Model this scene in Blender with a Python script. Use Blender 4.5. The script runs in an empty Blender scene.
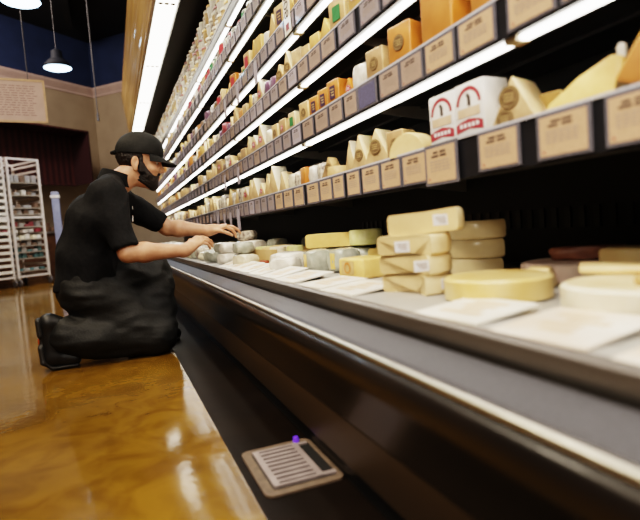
import bpy, bmesh, math, random
import numpy as np
from mathutils import Vector, Matrix, noise

random.seed(7)
SC = bpy.context.scene
COL = SC.collection
PI = math.pi

# ------------------------------------------------------------------ camera
CAM_H = 0.56
R = Matrix(((0.926, 0.094, -0.365), (-0.370, 0.034, -0.929), (-0.075, 0.995, 0.066)))
xa = Vector((R[0][0], R[1][0], R[2][0])).normalized()
za = Vector((R[0][2], R[1][2], R[2][2]))
za = (za - xa * za.dot(xa)).normalized()
ya = za.cross(xa)
camd = bpy.data.cameras.new('camera')
cam = bpy.data.objects.new('camera', camd)
COL.objects.link(cam)
cam.matrix_world = Matrix(((xa.x, ya.x, za.x, 0), (xa.y, ya.y, za.y, 0), (xa.z, ya.z, za.z, CAM_H), (0, 0, 0, 1)))
camd.sensor_width = 36.0
camd.lens = 520.0 / 640.0 * 36.0
camd.clip_start = 0.02
camd.dof.use_dof = True
camd.dof.focus_distance = 2.5
camd.dof.aperture_fstop = 2.3
SC.camera = cam


def visible(p, m=25):
    d = Vector(p) - Vector((0, 0, CAM_H))
    x, y, z = d.dot(xa), d.dot(ya), -d.dot(za)
    if z < 0.05:
        return False
    u, v = 320 + 520 * x / z, 260 - 520 * y / z
    return -m < u < 640 + m and -m < v < 520 + m


# ------------------------------------------------------------------ materials
MATS = {}


def mat(name, c1, c2=None, scale=8.0, rough=0.5, metal=0.0, bump=0.0, stretch=(1, 1, 1), coat=0.0,
        emit=None, estr=0.0, sss=0.0, detail=4.0, rough2=None, spec=None, trans=0.0, contrast=(0.35, 0.65)):
    if name in MATS:
        return MATS[name]
    m = bpy.data.materials.new(name)
    m.use_nodes = True
    nt = m.node_tree
    b = nt.nodes['Principled BSDF']
    b.inputs['Roughness'].default_value = rough
    b.inputs['Metallic'].default_value = metal
    b.inputs['Coat Weight'].default_value = coat
    if spec is not None:
        b.inputs['Specular IOR Level'].default_value = spec
    if trans:
        b.inputs['Transmission Weight'].default_value = trans
    if sss:
        b.inputs['Subsurface Weight'].default_value = sss
        b.inputs['Subsurface Radius'].default_value = (0.02, 0.01, 0.005)
        b.inputs['Subsurface Scale'].default_value = 0.5
    tc = nt.nodes.new('ShaderNodeTexCoord')
    mp = nt.nodes.new('ShaderNodeMapping')
    mp.inputs['Scale'].default_value = stretch
    nt.links.new(tc.outputs['Object'], mp.inputs['Vector'])
    nz = nt.nodes.new('ShaderNodeTexNoise')
    nz.inputs['Scale'].default_value = scale
    nz.inputs['Detail'].default_value = detail
    nt.links.new(mp.outputs['Vector'], nz.inputs['Vector'])
    cr = nt.nodes.new('ShaderNodeValToRGB')
    cr.color_ramp.elements[0].position = contrast[0]
    cr.color_ramp.elements[1].position = contrast[1]
    c2 = c2 or tuple(x * 0.8 for x in c1)
    cr.color_ramp.elements[0].color = (*c2, 1)
    cr.color_ramp.elements[1].color = (*c1, 1)
    nt.links.new(nz.outputs['Fac'], cr.inputs['Fac'])
    nt.links.new(cr.outputs['Color'], b.inputs['Base Color'])
    if rough2 is not None:
        mr = nt.nodes.new('ShaderNodeMapRange')
        mr.inputs['From Min'].default_value = 0.35
        mr.inputs['From Max'].default_value = 0.65
        mr.inputs['To Min'].default_value = rough
        mr.inputs['To Max'].default_value = rough2
        nt.links.new(nz.outputs['Fac'], mr.inputs['Value'])
        nt.links.new(mr.outputs['Result'], b.inputs['Roughness'])
    if bump:
        bp = nt.nodes.new('ShaderNodeBump')
        bp.inputs['Strength'].default_value = bump
        bp.inputs['Distance'].default_value = 0.01
        nt.links.new(nz.outputs['Fac'], bp.inputs['Height'])
        nt.links.new(bp.outputs['Normal'], b.inputs['Normal'])
    if emit:
        b.inputs['Emission Color'].default_value = (*emit, 1)
        b.inputs['Emission Strength'].default_value = estr
    MATS[name] = m
    return m


def stripes(name, c1, c2, axis, freq, rough=0.5, metal=0.0):
    """two tones in bands along one object axis"""
    if name in MATS:
        return MATS[name]
    m = mat(name, c1, c2, rough=rough, metal=metal)
    nt = m.node_tree
    w = nt.nodes.new('ShaderNodeTexWave')
    w.wave_type = 'BANDS'
    w.bands_direction = axis
    w.inputs['Scale'].default_value = freq
    w.inputs['Distortion'].default_value = 0.15
    tc = [n for n in nt.nodes if n.type == 'TEX_COORD'][0]
    cr = [n for n in nt.nodes if n.type == 'VALTORGB'][0]
    nt.links.new(tc.outputs['Object'], w.inputs['Vector'])
    nt.links.new(w.outputs['Fac'], cr.inputs['Fac'])
    return m


M = dict(
    floor=None,
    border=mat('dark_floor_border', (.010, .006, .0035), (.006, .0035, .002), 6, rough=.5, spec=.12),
    tanwall=mat('tan_plaster', (.33, .265, .19), (.29, .23, .165), 3, rough=.8),
    bluewall=mat('navy_paint', (.016, .030, .085), (.012, .024, .068), 3, rough=.8),
    ceil=mat('black_ceiling_paint', (.010, .011, .016), (.006, .007, .010), 2, rough=.9),
    crown=mat('pinkish_crown_paint', (.50, .38, .34), (.44, .33, .30), 5, rough=.6),
    wood=mat('honey_wood', (.56, .35, .13), (.40, .23, .075), 3.0, rough=.35, stretch=(6, .35, 6), coat=.3),
    valance=stripes('maroon_boards', (.075, .026, .026), (.038, .015, .017), 'X', 2.6, .5),
    blackmetal=mat('black_case_metal', (.016, .015, .014), (.010, .010, .010), 4, rough=.32),
    blackgloss=mat('black_glossy_panel', (.014, .010, .008), (.009, .007, .006), 3, rough=.30, coat=.1),
    lowpanel=mat('brown_black_kick_panel', (.052, .034, .019), (.036, .023, .013), 3, rough=.42, spec=.4, stretch=(1, .3, 1)),
    backpanel=mat('black_back_panel', (.008, .008, .008), (.005, .005, .005), 5, rough=.55),
    chrome=mat('brushed_chrome_trim', (.82, .78, .68), (.70, .66, .58), 30, rough=.28, metal=1, stretch=(1, .1, 1)),
    grille=mat('slate_grille_plastic', (.050, .048, .058), (.034, .0325, .040), 260, rough=.45, detail=1),
    lip=mat('dark_steel_lip', (.19, .17, .155), (.14, .125, .115), 20, rough=.35, metal=.6, stretch=(1, .1, 1)),
    deck=mat('pale_deck_tray', (.40, .385, .36), (.33, .32, .30), 6, rough=.4),
    shelf=mat('charcoal_shelf_metal', (.060, .060, .062), (.040, .040, .042), 14, rough=.38, metal=.3, stretch=(1, .15, 1)),
    rail=mat('price_rail_black', (.018, .018, .022), (.012, .012, .014), 9, rough=.3),
    railtop=mat('rail_top_clear_edge', (.62, .62, .68), (.5, .5, .56), 9, rough=.3),
    bracket=mat('shelf_bracket_steel', (.50, .48, .44), (.42, .40, .36), 9, rough=.35, metal=.5),
    tube=mat('shelf_light_diffuser', (1, 1, 1), (1, 1, 1), 2, rough=.5, emit=(1.0, .95, .86), estr=8.0),
    canlight=mat('canopy_light_diffuser', (1, 1, 1), (1, 1, 1), 2, rough=.5, emit=(1.0, .93, .80), estr=6.0),
    joint=mat('diffuser_joint_cover', (.42, .34, .22), (.36, .28, .18), 9, rough=.4),
    hole=mat('dark_screw', (.10, .07, .03), (.08, .05, .02), 9, rough=.6),
    holder=mat('clear_purple_grey_holder', (.17, .165, .19), (.11, .105, .13), 30, rough=.18, coat=.4),
    cardtan=mat('tan_card_paper', (.60, .395, .25), (.53, .35, .22), 14, rough=.4, coat=.25),
    cardbrown=mat('brown_grey_card_paper', (.42, .30, .24), (.34, .25, .21), 14, rough=.4, coat=.25),
    cardmauve=mat('mauve_grey_card_paper', (.36, .30, .31), (.27, .23, .25), 14, rough=.4, coat=.25),
    cardlilac=mat('lilac_white_card_paper', (.50, .45, .51), (.39, .35, .42), 14, rough=.4, coat=.25),
    cardblue=mat('blue_dark_card', (.12, .12, .22), (.08, .08, .14), 14, rough=.3, coat=.3),
    ink=mat('printed_ink', (.10, .07, .06), (.07, .05, .04), 30, rough=.6),
    greyink=mat('faint_grey_ink', (.40, .31, .26), (.34, .26, .22), 30, rough=.6),
    redink=mat('red_ink', (.40, .05, .065), (.32, .04, .05), 30, rough=.5),
    cream=mat('cream_cheese_paste', (.84, .64, .34), (.74, .53, .26), 18, rough=.42, sss=.15, coat=.2),
    ivory=mat('ivory_cheese_paste', (.88, .72, .45), (.80, .62, .35), 18, rough=.42, sss=.15, coat=.2),
    white=mat('white_cheese_rind', (.88, .80, .62), (.78, .68, .50), 22, rough=.5, sss=.1, bump=.3),
    yellow=mat('yellow_cheese_paste', (.84, .59, .22), (.74, .49, .16), 18, rough=.4, sss=.15, coat=.2),
    gold=mat('golden_cheese_paste', (.74, .42, .11), (.64, .34, .07), 18, rough=.4, sss=.15, coat=.2),
    orange=mat('orange_cheddar', (.68, .26, .05), (.58, .20, .035), 16, rough=.38, sss=.15, coat=.25),
    shadecream=mat('shaded_cream_cut_face', (.56, .37, .17), (.40, .25, .11), 22, rough=.5),  # browner copies of the pastes, painted shade for aisle-side faces
    shadeivory=mat('shaded_ivory_cut_face', (.66, .47, .25), (.46, .30, .15), 22, rough=.5),
    shadeyellow=mat('shaded_yellow_cut_face', (.58, .36, .11), (.44, .26, .08), 22, rough=.5),
    shadeorange=mat('shaded_orange_cut_face', (.50, .20, .045), (.40, .15, .03), 22, rough=.5),
    shadetan=mat('shaded_tan_cut_face', (.40, .25, .12), (.28, .17, .08), 22, rough=.5),
    goldpale=mat('golden_pale_rind', (.86, .66, .32), (.76, .50, .17), 9, rough=.3, coat=.4),
    tan=mat('tan_cheese_rind', (.62, .42, .20), (.48, .31, .13), 25, rough=.55, bump=.2),
    green=mat('pale_green_cheese_rind', (.76, .72, .38), (.62, .60, .24), 26, rough=.5, bump=.3),
    pale=mat('pale_gouda_rind', (.88, .72, .44), (.80, .62, .34), 10, rough=.3, coat=.4),
    paleside=mat('wrapped_cheese_cut_face', (.80, .60, .32), (.70, .50, .25), 12, rough=.3, coat=.4),
    purple=mat('purple_wrapper', (.20, .10, .17), (.12, .06, .10), 20, rough=.3, coat=.3),
    brownrind=mat('brown_mushroom_rind', (.34, .15, .09), (.20, .08, .05), 20, rough=.5, bump=.3),
    pinkgrey=mat('pink_grey_rind', (.82, .64, .54), (.62, .44, .36), 20, rough=.5, bump=.2),
    discbrown=mat('brown_round_sticker', (.17, .10, .05), (.11, .065, .03), 40, rough=.4),
    discgold=mat('gold_sticker_print', (.46, .33, .16), (.40, .28, .12), 40, rough=.4),
    stickwhite=mat('white_price_sticker', (.86, .85, .86), (.80, .79, .82), 60, rough=.4),
    stickgreen=mat('green_sticker', (.05, .22, .08), (.04, .18, .06), 40, rough=.4),
    stickred=mat('red_sticker', (.50, .05, .06), (.42, .04, .05), 40, rough=.4),
    stickdark=mat('dark_violet_sticker', (.07, .04, .08), (.05, .03, .06), 40, rough=.4),
    pkgwhite=mat('white_wrap_plastic', (.86, .81, .72), (.70, .65, .58), 30, rough=.25, coat=.5, bump=.35),
    pkgcream=mat('cream_wrap_plastic', (.84, .76, .58), (.70, .62, .46), 30, rough=.25, coat=.5, bump=.35),
    pkggrey=mat('grey_green_wrap', (.52, .52, .44), (.34, .36, .30), 30, rough=.25, coat=.5, bump=.35),
    pkgmix=mat('speckled_wrap', (.74, .66, .52), (.14, .10, .10), 45, rough=.25, coat=.5, bump=.3),
    tub=mat('white_tub_plastic', (.84, .80, .70), (.76, .71, .60), 12, rough=.35),
    lid=mat('cream_tub_lid', (.88, .82, .66), (.80, .73, .56), 12, rough=.3),
    lidred=mat('dull_red_tub_lid', (.45, .16, .14), (.36, .12, .11), 12, rough=.3),
    boxwhite=mat('white_carton', (.86, .84, .82), (.78, .76, .75), 12, rough=.35, coat=.3),
    tray=mat('tan_paper_tray', (.66, .46, .22), (.56, .38, .17), 12, rough=.6),
    paper=mat('white_sign_paper', (.90, .87, .80), (.82, .74, .62), 9, rough=.35, coat=.3),
    paperpink=mat('blush_sign_paper', (.90, .84, .76), (.78, .58, .42), 6, rough=.35, coat=.3),
    smear=mat('tan_sign_print', (.72, .54, .38), (.62, .45, .30), 20, rough=.4),
    skin=mat('skin', (.66, .36, .22), (.56, .28, .165), 28, rough=.45, sss=.2),
    lips=mat('lip_skin', (.42, .17, .13), (.36, .14, .11), 30, rough=.4),
    hair=mat('dark_brown_hair', (.022, .014, .010), (.009, .006, .005), 160, rough=.5, bump=.6),
    shirt=mat('black_cotton', (.011, .011, .012), (.007, .007, .008), 60, rough=.85, bump=.15, spec=.25),
    trous=mat('black_twill', (.0125, .0125, .012), (.008, .008, .0075), 90, rough=.62, bump=.15, spec=.4),
    cap=mat('black_cap_cotton', (.013, .013, .012), (.008, .008, .008), 90, rough=.7, bump=.15, spec=.3),
    shoe=mat('black_shoe_leather', (.012, .011, .011), (.008, .008, .008), 40, rough=.45),
    sole=mat('charcoal_shoe_sole', (.030, .028, .027), (.020, .019, .018), 40, rough=.6),
    orangedot=mat('orange_sole_tab', (.50, .10, .03), (.42, .08, .02), 40, rough=.5),
    eyewhite=mat('eye_white', (.75, .70, .65), (.70, .65, .60), 40, rough=.2),
    iris=mat('brown_iris', (.06, .03, .015), (.04, .02, .01), 40, rough=.15),
    patch=mat('white_embroidery', (.72, .70, .66), (.60, .58, .55), 60, rough=.7),
    rack=mat('aluminium_rack', (.80, .74, .70), (.70, .64, .60), 12, rough=.42, metal=.35),
    pan=mat('sheet_pan', (.42, .37, .32), (.34, .30, .26), 12, rough=.4, metal=.6),
    rubber=mat('grey_caster_rubber', (.10, .09, .09), (.07, .06, .06), 12, rough=.6),
    drain=mat('pale_steel_grate', (.40, .33, .32), (.33, .27, .26), 25, rough=.4, metal=.35),
    drainframe=mat('worn_concrete_drain_rim', (.15, .105, .072), (.10, .07, .05), 45, rough=.7),
    void=mat('drain_void', (.006, .005, .005), (.004, .004, .004), 5, rough=.8),
    violet=mat('violet_glint', (.16, .06, .70), (.12, .04, .55), 9, rough=.3, emit=(.2, .06, 1), estr=.25),  # glow painted in for a violet reflection
    lampshade=mat('dark_lamp_shade', (.008, .010, .018), (.006, .008, .014), 9, rough=.7, spec=.2),
    lamplens=mat('blue_white_lamp_lens', (.8, .9, 1), (.8, .9, 1), 2, rough=.4, emit=(.55, .80, 1.0), estr=9.0),
    cordgrey=mat('grey_lamp_cord', (.09, .09, .10), (.07, .07, .08), 9, rough=.6),
    signpaper=mat('pink_white_sign_face', (.62, .47, .44), (.55, .41, .38), 5, rough=.5),
    signtext=mat('rose_sign_print', (.38, .22, .21), (.32, .18, .17), 20, rough=.5),
    signframe=mat('pale_wood_sign_frame', (.66, .47, .30), (.56, .39, .24), 12, rough=.5),
    tomato=mat('red_tomato', (.40, .10, .05), (.30, .06, .03), 10, rough=.25),
    redpack=mat('red_packaging', (.30, .06, .07), (.22, .04, .05), 10, rough=.4),
    tealpack=mat('teal_packaging', (.10, .19, .19), (.08, .14, .15), 10, rough=.4),
    greypack=mat('grey_packaging', (.42, .40, .38), (.30, .28, .27), 10, rough=.4),
    brownpack=mat('brown_packaging', (.22, .14, .09), (.16, .10, .07), 10, rough=.4),
    column=mat('blue_white_column', (.30, .32, .42), (.22, .24, .34), 10, rough=.4, emit=(.4, .5, .9), estr=.05),
    counter=mat('brown_counter_wood', (.16, .08, .04), (.11, .055, .03), 10, rough=.4),
)


def make_floor_mat():
    m = mat('amber_polished_concrete', (.23, .120, .017), (.120, .064, .010), 1.6, rough=.07, rough2=.13, detail=6, bump=0)
    nt = m.node_tree
    b = nt.nodes['Principled BSDF']
    cr = [n for n in nt.nodes if n.type == 'VALTORGB'][0]
    cr.color_ramp.elements[0].position = .30
    cr.color_ramp.elements[1].position = .72
    n2 = nt.nodes.new('ShaderNodeTexNoise')
    n2.inputs['Scale'].default_value = 7
    n2.inputs['Detail'].default_value = 8
    n2.inputs['Distortion'].default_value = 1.2
    tc = [n for n in nt.nodes if n.type == 'TEX_COORD'][0]
    nt.links.new(tc.outputs['Object'], n2.inputs['Vector'])
    c2 = nt.nodes.new('ShaderNodeValToRGB')
    c2.color_ramp.elements[0].position = .35
    c2.color_ramp.elements[0].color = (.62, .58, .5, 1)
    c2.color_ramp.elements[1].position = .6
    c2.color_ramp.elements[1].color = (1, 1, 1, 1)
    nt.links.new(n2.outputs['Fac'], c2.inputs['Fac'])
    mx = nt.nodes.new('ShaderNodeMix')
    mx.data_type = 'RGBA'
    mx.blend_type = 'MULTIPLY'
    mx.inputs[0].default_value = .8
    nt.links.new(cr.outputs['Color'], mx.inputs[6])
    nt.links.new(c2.outputs['Color'], mx.inputs[7])
    nt.links.new(mx.outputs[2], b.inputs['Base Color'])
    n3 = nt.nodes.new('ShaderNodeTexNoise')
    n3.inputs['Scale'].default_value = 26
    n3.inputs['Detail'].default_value = 2
    nt.links.new(tc.outputs['Object'], n3.inputs['Vector'])
    bp = nt.nodes.new('ShaderNodeBump')
    bp.inputs['Strength'].default_value = .10
    bp.inputs['Distance'].default_value = .004
    nt.links.new(n3.outputs['Fac'], bp.inputs['Height'])
    nt.links.new(bp.outputs['Normal'], b.inputs['Normal'])
    b.inputs['Coat Weight'].default_value = .05
    b.inputs['Specular IOR Level'].default_value = .18
    b.inputs['Coat Roughness'].default_value = .06
    return m


M['floor'] = make_floor_mat()

# ------------------------------------------------------------------ object helpers


def ord_(n):
    words = ['first', 'second', 'third', 'fourth', 'fifth', 'sixth', 'seventh', 'eighth', 'ninth', 'tenth', 'eleventh',
             'twelfth', 'thirteenth', 'fourteenth', 'fifteenth', 'sixteenth', 'seventeenth', 'eighteenth', 'nineteenth', 'twentieth']
    if n <= 20:
        return words[n - 1]
    tens = {2: 'twenty', 3: 'thirty', 4: 'forty', 5: 'fifty', 6: 'sixty', 7: 'seventy', 8: 'eighty', 9: 'ninety'}
    t, r = divmod(n, 10)
    if r == 0:
        return tens[t][:-1] + 'ieth'
    return tens[t] + '-' + words[r - 1]


def tag(o, label=None, cat=None, group=None, kind=None):
    if label:
        o['label'] = label
    if cat:
        o['category'] = cat
    if group:
        o['group'] = group
    if kind:
        o['kind'] = kind
    return o


def link(name, me, parent=None, loc=None, rot=None, scale=None):
    o = bpy.data.objects.new(name, me)
    COL.objects.link(o)
    if parent is not None:
        o.parent = parent
    if loc is not None:
        o.location = loc
    if rot is not None:
        o.rotation_euler = rot
    if scale is not None:
        o.scale = (scale,) * 3 if isinstance(scale, (int, float)) else scale
    return o


def empty(name, loc=(0, 0, 0), rot=(0, 0, 0)):
    o = bpy.data.objects.new(name, None)
    o.empty_display_size = .05
    COL.objects.link(o)
    o.location = loc
    o.rotation_euler = rot
    return o


class MB:
    """collects shapes into one mesh"""

    def __init__(self):
        self.bm = bmesh.new()
        self.mats = []
        self.mi = 0

    def mat(self, m):
        if m not in self.mats:
            self.mats.append(m)
        self.mi = self.mats.index(m)
        return self

    def _fin(self, faces):
        for f in faces:
            f.material_index = self.mi

    def box(self, lo, hi, bevel=0.0, seg=2, mtx=None):
        r = bmesh.ops.create_cube(self.bm, size=1.0)
        vs = r['verts']
        c = [(a + b) / 2 for a, b in zip(lo, hi)]
        s = [abs(b - a) for a, b in zip(lo, hi)]
        for v in vs:
            v.co = Vector((c[0] + v.co.x * s[0], c[1] + v.co.y * s[1], c[2] + v.co.z * s[2]))
        faces = set(f for v in vs for f in v.link_faces)
        if bevel > 0:
            es = list(set(e for v in vs for e in v.link_edges))
            rr = bmesh.ops.bevel(self.bm, geom=es, offset=bevel, segments=seg, affect='EDGES', profile=.5)
            vs = list(set(v for f in rr['faces'] for v in f.verts) | set(v for v in vs if v.is_valid))
            faces = set(f for v in vs if v.is_valid for f in v.link_faces)
        if mtx is not None:
            for v in set(v for f in faces for v in f.verts):
                v.co = mtx @ v.co
        self._fin(faces)
        return self

    def prism(self, poly, ax, lo, hi, bevel=0.0, seg=2, mtx=None):
        """polygon (2D) extruded along axis ax ('x','y','z') from lo to hi"""
        def P(a, b, t):
            return {'x': (t, a, b), 'y': (a, t, b), 'z': (a, b, t)}[ax]
        v0 = [self.bm.verts.new(P(a, b, lo)) for a, b in poly]
        v1 = [self.bm.verts.new(P(a, b, hi)) for a, b in poly]
        n = len(poly)
        fs = [self.bm.faces.new(v0), self.bm.faces.new(list(reversed(v1)))]
        for i in range(n):
            fs.append(self.bm.faces.new((v0[(i + 1) % n], v0[i], v1[i], v1[(i + 1) % n])))
        bmesh.ops.recalc_face_normals(self.bm, faces=fs)
        allv = v0 + v1
        if bevel > 0:
            es = list(set(e for v in allv for e in v.link_edges))
            rr = bmesh.ops.bevel(self.bm, geom=es, offset=bevel, segments=seg, affect='EDGES', profile=.5, clamp_overlap=True)
            allv = [v for v in set(v for f in rr['faces'] for v in f.verts) | set(v for v in allv if v.is_valid)]
            fs = list(set(f for v in allv for f in v.link_faces))
        if mtx is not None:
            for v in set(v for f in fs for v in f.verts):
                v.co = mtx @ v.co
        self._fin(fs)
        return self

    def strip(self, prof, y0, y1, ny=1):
        """open profile in X-Z swept along Y"""
        rows = []
        for j in range(ny + 1):
            y = y0 + (y1 - y0) * j / ny
            rows.append([self.bm.verts.new((x, y, z)) for x, z in prof])
        fs = []
        for j in range(ny):
            for i in range(len(prof) - 1):
                fs.append(self.bm.faces.new((rows[j][i], rows[j][i + 1], rows[j + 1][i + 1], rows[j + 1][i])))
        self._fin(fs)
        return self

    def tube(self, pts, r, seg=8, cap=True):
        pts = [Vector(p) for p in pts]
        rs = r if isinstance(r, (list, tuple)) else [r] * len(pts)
        rings = []
        up = Vector((0, 0, 1))
        for i, p in enumerate(pts):
            d = (pts[min(i + 1, len(pts) - 1)] - pts[max(i - 1, 0)]).normalized()
            a = d.cross(up)
            if a.length < 1e-3:
                a = d.cross(Vector((1, 0, 0)))
            a.normalize()
            b = d.cross(a)
            rings.append([self.bm.verts.new(p + a * rs[i] * math.cos(2 * PI * k / seg) + b * rs[i] * math.sin(2 * PI * k / seg)) for k in range(seg)])
        fs = []
        for i in range(len(pts) - 1):
            for k in range(seg):
                fs.append(self.bm.faces.new((rings[i][k], rings[i][(k + 1) % seg], rings[i + 1][(k + 1) % seg], rings[i + 1][k])))
        if cap:
            fs.append(self.bm.faces.new(rings[0]))
            fs.append(self.bm.faces.new(list(reversed(rings[-1]))))
        bmesh.ops.recalc_face_normals(self.bm, faces=fs)
        self._fin(fs)
        return self

    def lathe(self, prof, seg=24, mtx=None, a0=0.0, a1=2 * PI, close=True):
        """profile of (r,z) turned about Z"""
        full = abs(a1 - a0 - 2 * PI) < 1e-6
        n = seg if full else seg + 1
        rings = []
        for r, z in prof:
            if r < 1e-6:
                rings.append([self.bm.verts.new((0, 0, z))])
            else:
                rings.append([self.bm.verts.new((r * math.cos(a0 + (a1 - a0) * k / seg), r * math.sin(a0 + (a1 - a0) * k / seg), z)) for k in range(n)])
        fs = []
        for A, B in zip(rings, rings[1:]):
            for k in range(seg):
                k2 = (k + 1) % n
                if len(A) == 1 and len(B) == 1:
                    continue
                if len(A) == 1:
                    fs.append(self.bm.faces.new((A[0], B[k2], B[k])))
                elif len(B) == 1:
                    fs.append(self.bm.faces.new((A[k], A[k2], B[0])))
                else:
                    fs.append(self.bm.faces.new((A[k], A[k2], B[k2], B[k])))
        bmesh.ops.recalc_face_normals(self.bm, faces=fs)
        if mtx is not None:
            for v in set(v for f in fs for v in f.verts):
                v.co = mtx @ v.co
        self._fin(fs)
        return self

    def ball(self, c, r, seg=16, ring=10):
        rr = r if isinstance(r, (tuple, list)) else (r, r, r)
        res = bmesh.ops.create_uvsphere(self.bm, u_segments=seg, v_segments=ring, radius=1)
        for v in res['verts']:
            v.co = Vector((c[0] + v.co.x * rr[0], c[1] + v.co.y * rr[1], c[2] + v.co.z * rr[2]))
        self._fin(set(f for v in res['verts'] for f in v.link_faces))
        return self

    def quad(self, a, b, c, d):
        f = self.bm.faces.new([self.bm.verts.new(p) for p in (a, b, c, d)])
        self._fin([f])
        return self

    def mesh(self, name, smooth=None):
        me = bpy.data.meshes.new(name)
        self.bm.to_mesh(me)
        self.bm.free()
        for m in self.mats:
            me.materials.append(m)
        if smooth is not None:
            me.polygons.foreach_set('use_smooth', [True] * len(me.polygons))
            if smooth < 180:
                me.set_sharp_from_angle(angle=math.radians(smooth))
        return me

    def build(self, name, parent=None, smooth=None, **k):
        return link(name, self.mesh(name, smooth), parent, **k)


def one(m):
    return MB().mat(M[m] if isinstance(m, str) else m)


# ------------------------------------------------------------------ room
def struct(o):
    o['kind'] = 'structure'
    return o


struct(one('floor').box((-7, -3, -.05), (.226, 13, 0)).build('floor'))
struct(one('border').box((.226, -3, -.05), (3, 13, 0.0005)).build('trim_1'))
WC = Vector((-.10, 12.5, 0))
dl = Vector((-.747, -.664, 0)).normalized()
dr = Vector((.70, -.71, 0)).normalized()


def wall(name, d, length, z0, z1, m, off=0.0, th=.12, prof=None):
    n = Vector((-d.y, d.x, 0))
    if n.dot(Vector((0, -1, 0))) > 0:
        n = -n           # n points away from the room
    mb = one(m)
    a = WC - n * off
    p = [a, a + d * length, a + d * length + n * th, a + n * th]
    mb.prism([(q.x, q.y) for q in p], 'z', z0, z1)
    return struct(mb.build(name))


wall('wall_left', dl, 9, 0, 3.73, 'tanwall')
wall('wall_right', dr, 4, 0, 3.73, 'tanwall')
wall('wall_left_upper', dl, 9, 3.73, 5.2, 'bluewall')
wall('wall_right_upper', dr, 4, 3.73, 5.2, 'bluewall')


def crown(name, d, length):
    n = Vector((-d.y, d.x, 0))
    if n.dot(Vector((0, -1, 0))) < 0:
        n = -n           # into the room
    mb = one('crown')
    prof = [(-.02, 3.70), (.018, 3.70), (.024, 3.74), (.042, 3.765), (.09, 3.825), (.105, 3.85), (.105, 3.88), (-.02, 3.88)]
    rings = []
    for t in (-.1, length):
        rings.append([mb.bm.verts.new((WC.x + d.x * t + n.x * o, WC.y + d.y * t + n.y * o, z)) for o, z in prof])
    k = len(prof)
    fs = [mb.bm.faces.new((rings[0][i], rings[0][(i + 1) % k], rings[1][(i + 1) % k], rings[1][i])) for i in range(k)]
    bmesh.ops.recalc_face_normals(mb.bm, faces=fs)
    return struct(mb.build(name))


crown('trim_2', dl, 9)
crown('trim_3', dr, 1.0)
struct(one('ceil').box((-7, -3, 4.88), (3, 13, 4.98)).build('ceiling'))
for i, (xx, zz) in enumerate(((-1.9, 4.8), (-.45, 4.8))):
    mb = one('ceil')
    mb.box((xx, 2, 4.70), (xx + .12, 11.2, 4.879))
    struct(mb.build('ceiling_beam_%d' % (i + 1)))
# wooden bulkhead above the case, with mouldings
mb = one('wood')
prof = [(.462, 2.285), (.425, 2.285), (.425, 2.33), (.405, 2.345), (.405, 2.40), (.39, 2.42), (.365, 2.60), (.355, 2.61), (.35, 2.66),
        (.335, 2.68), (.325, 2.80), (.31, 2.82), (.305, 2.90), (.29, 2.92), (.29, 2.96), (.44, 2.96)]
prof = [(.44 - (.44 - x) * .53, z) for x, z in prof]
mb.strip(prof, -.4, 9.35, 1)
struct(mb.build('wall_bulkhead'))
# wall behind the case so no light leaks
struct(one('backpanel').box((1.34, -.5, .001), (1.40, 10.8, 4.87)).build('wall_back'))

# ------------------------------------------------------------------ refrigerated case
Y0, Y1 = -.4, 9.3
case = empty('refrigerated_display_case', (.8, 4.4, 0))
tag(case, 'long black open refrigerated cheese case with lit shelves along the right side', 'display case')
CI = Matrix.Translation((-.8, -4.4, 0))


def cpart(mb, name, parent=case, smooth=None):
    me = mb.mesh(name, smooth)
    if parent is case:
        me.transform(CI)
    return link(name, me, parent)


mb = one('blackmetal')
mb.box((.43, Y0, 0.001), (.46, Y1, .07))
cpart(mb, 'kickplate')
mb = one('lowpanel')
mb.strip([(.46, .055), (.415, .055), (.408, .06), (.406, .07), (.400, .165), (.402, .168)], Y0, Y1)
p = cpart(mb, 'lower_panel', smooth=30)
p['label'] = 'brownish black lower panel'
mb = one('blackgloss')
mb.strip([(.404, .168), (.398, .17), (.392, .24), (.382, .262), (.378, .285), (.380, .305), (.388, .317), (.399, .320)], Y0, Y1)
cpart(mb, 'bumper', smooth=60)
mb = one('chrome')
mb.strip([(.394, .3195), (.392, .323), (.394, .3285), (.400, .3305), (.407, .329), (.408, .324)], Y0, Y1)
cpart(mb, 'bumper_trim', smooth=60)['label'] = 'bright chrome trim line'
mb = one('grille')
mb.strip([(.408, .327), (.416, .333), (.468, .360), (.472, .363)], Y0, Y1)
cpart(mb, 'air_grille')['label'] = 'slate grey sloping air grille'
mb = one('lip')
mb.strip([(.467, .3595), (.465, .364), (.4655, .390), (.470, .3935), (.487, .3935), (.488, .385)], Y0, Y1)
cpart(mb, 'deck_lip', smooth=40)
mb = one('deck')
mb.box((.486, Y0, .370), (1.26, Y1, .388))
cpart(mb, 'deck')['label'] = 'pale deck where the cheeses lie'
mb = one('backpanel')
mb.box((1.255, Y0, .38), (1.29, Y1, 2.32))
# row of small vent slots near the deck
mb.mat(M['blackmetal'])
for k in range(40):
    y = .55 + k * .05
    mb.box((1.250, y, .50), (1.256, y + .02, .56))
cpart(mb, 'back_panel')
mb = one('blackmetal')
mb.box((.46, Y0, .05), (1.29, Y1, .365))
cpart(mb, 'tub_body')
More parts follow.
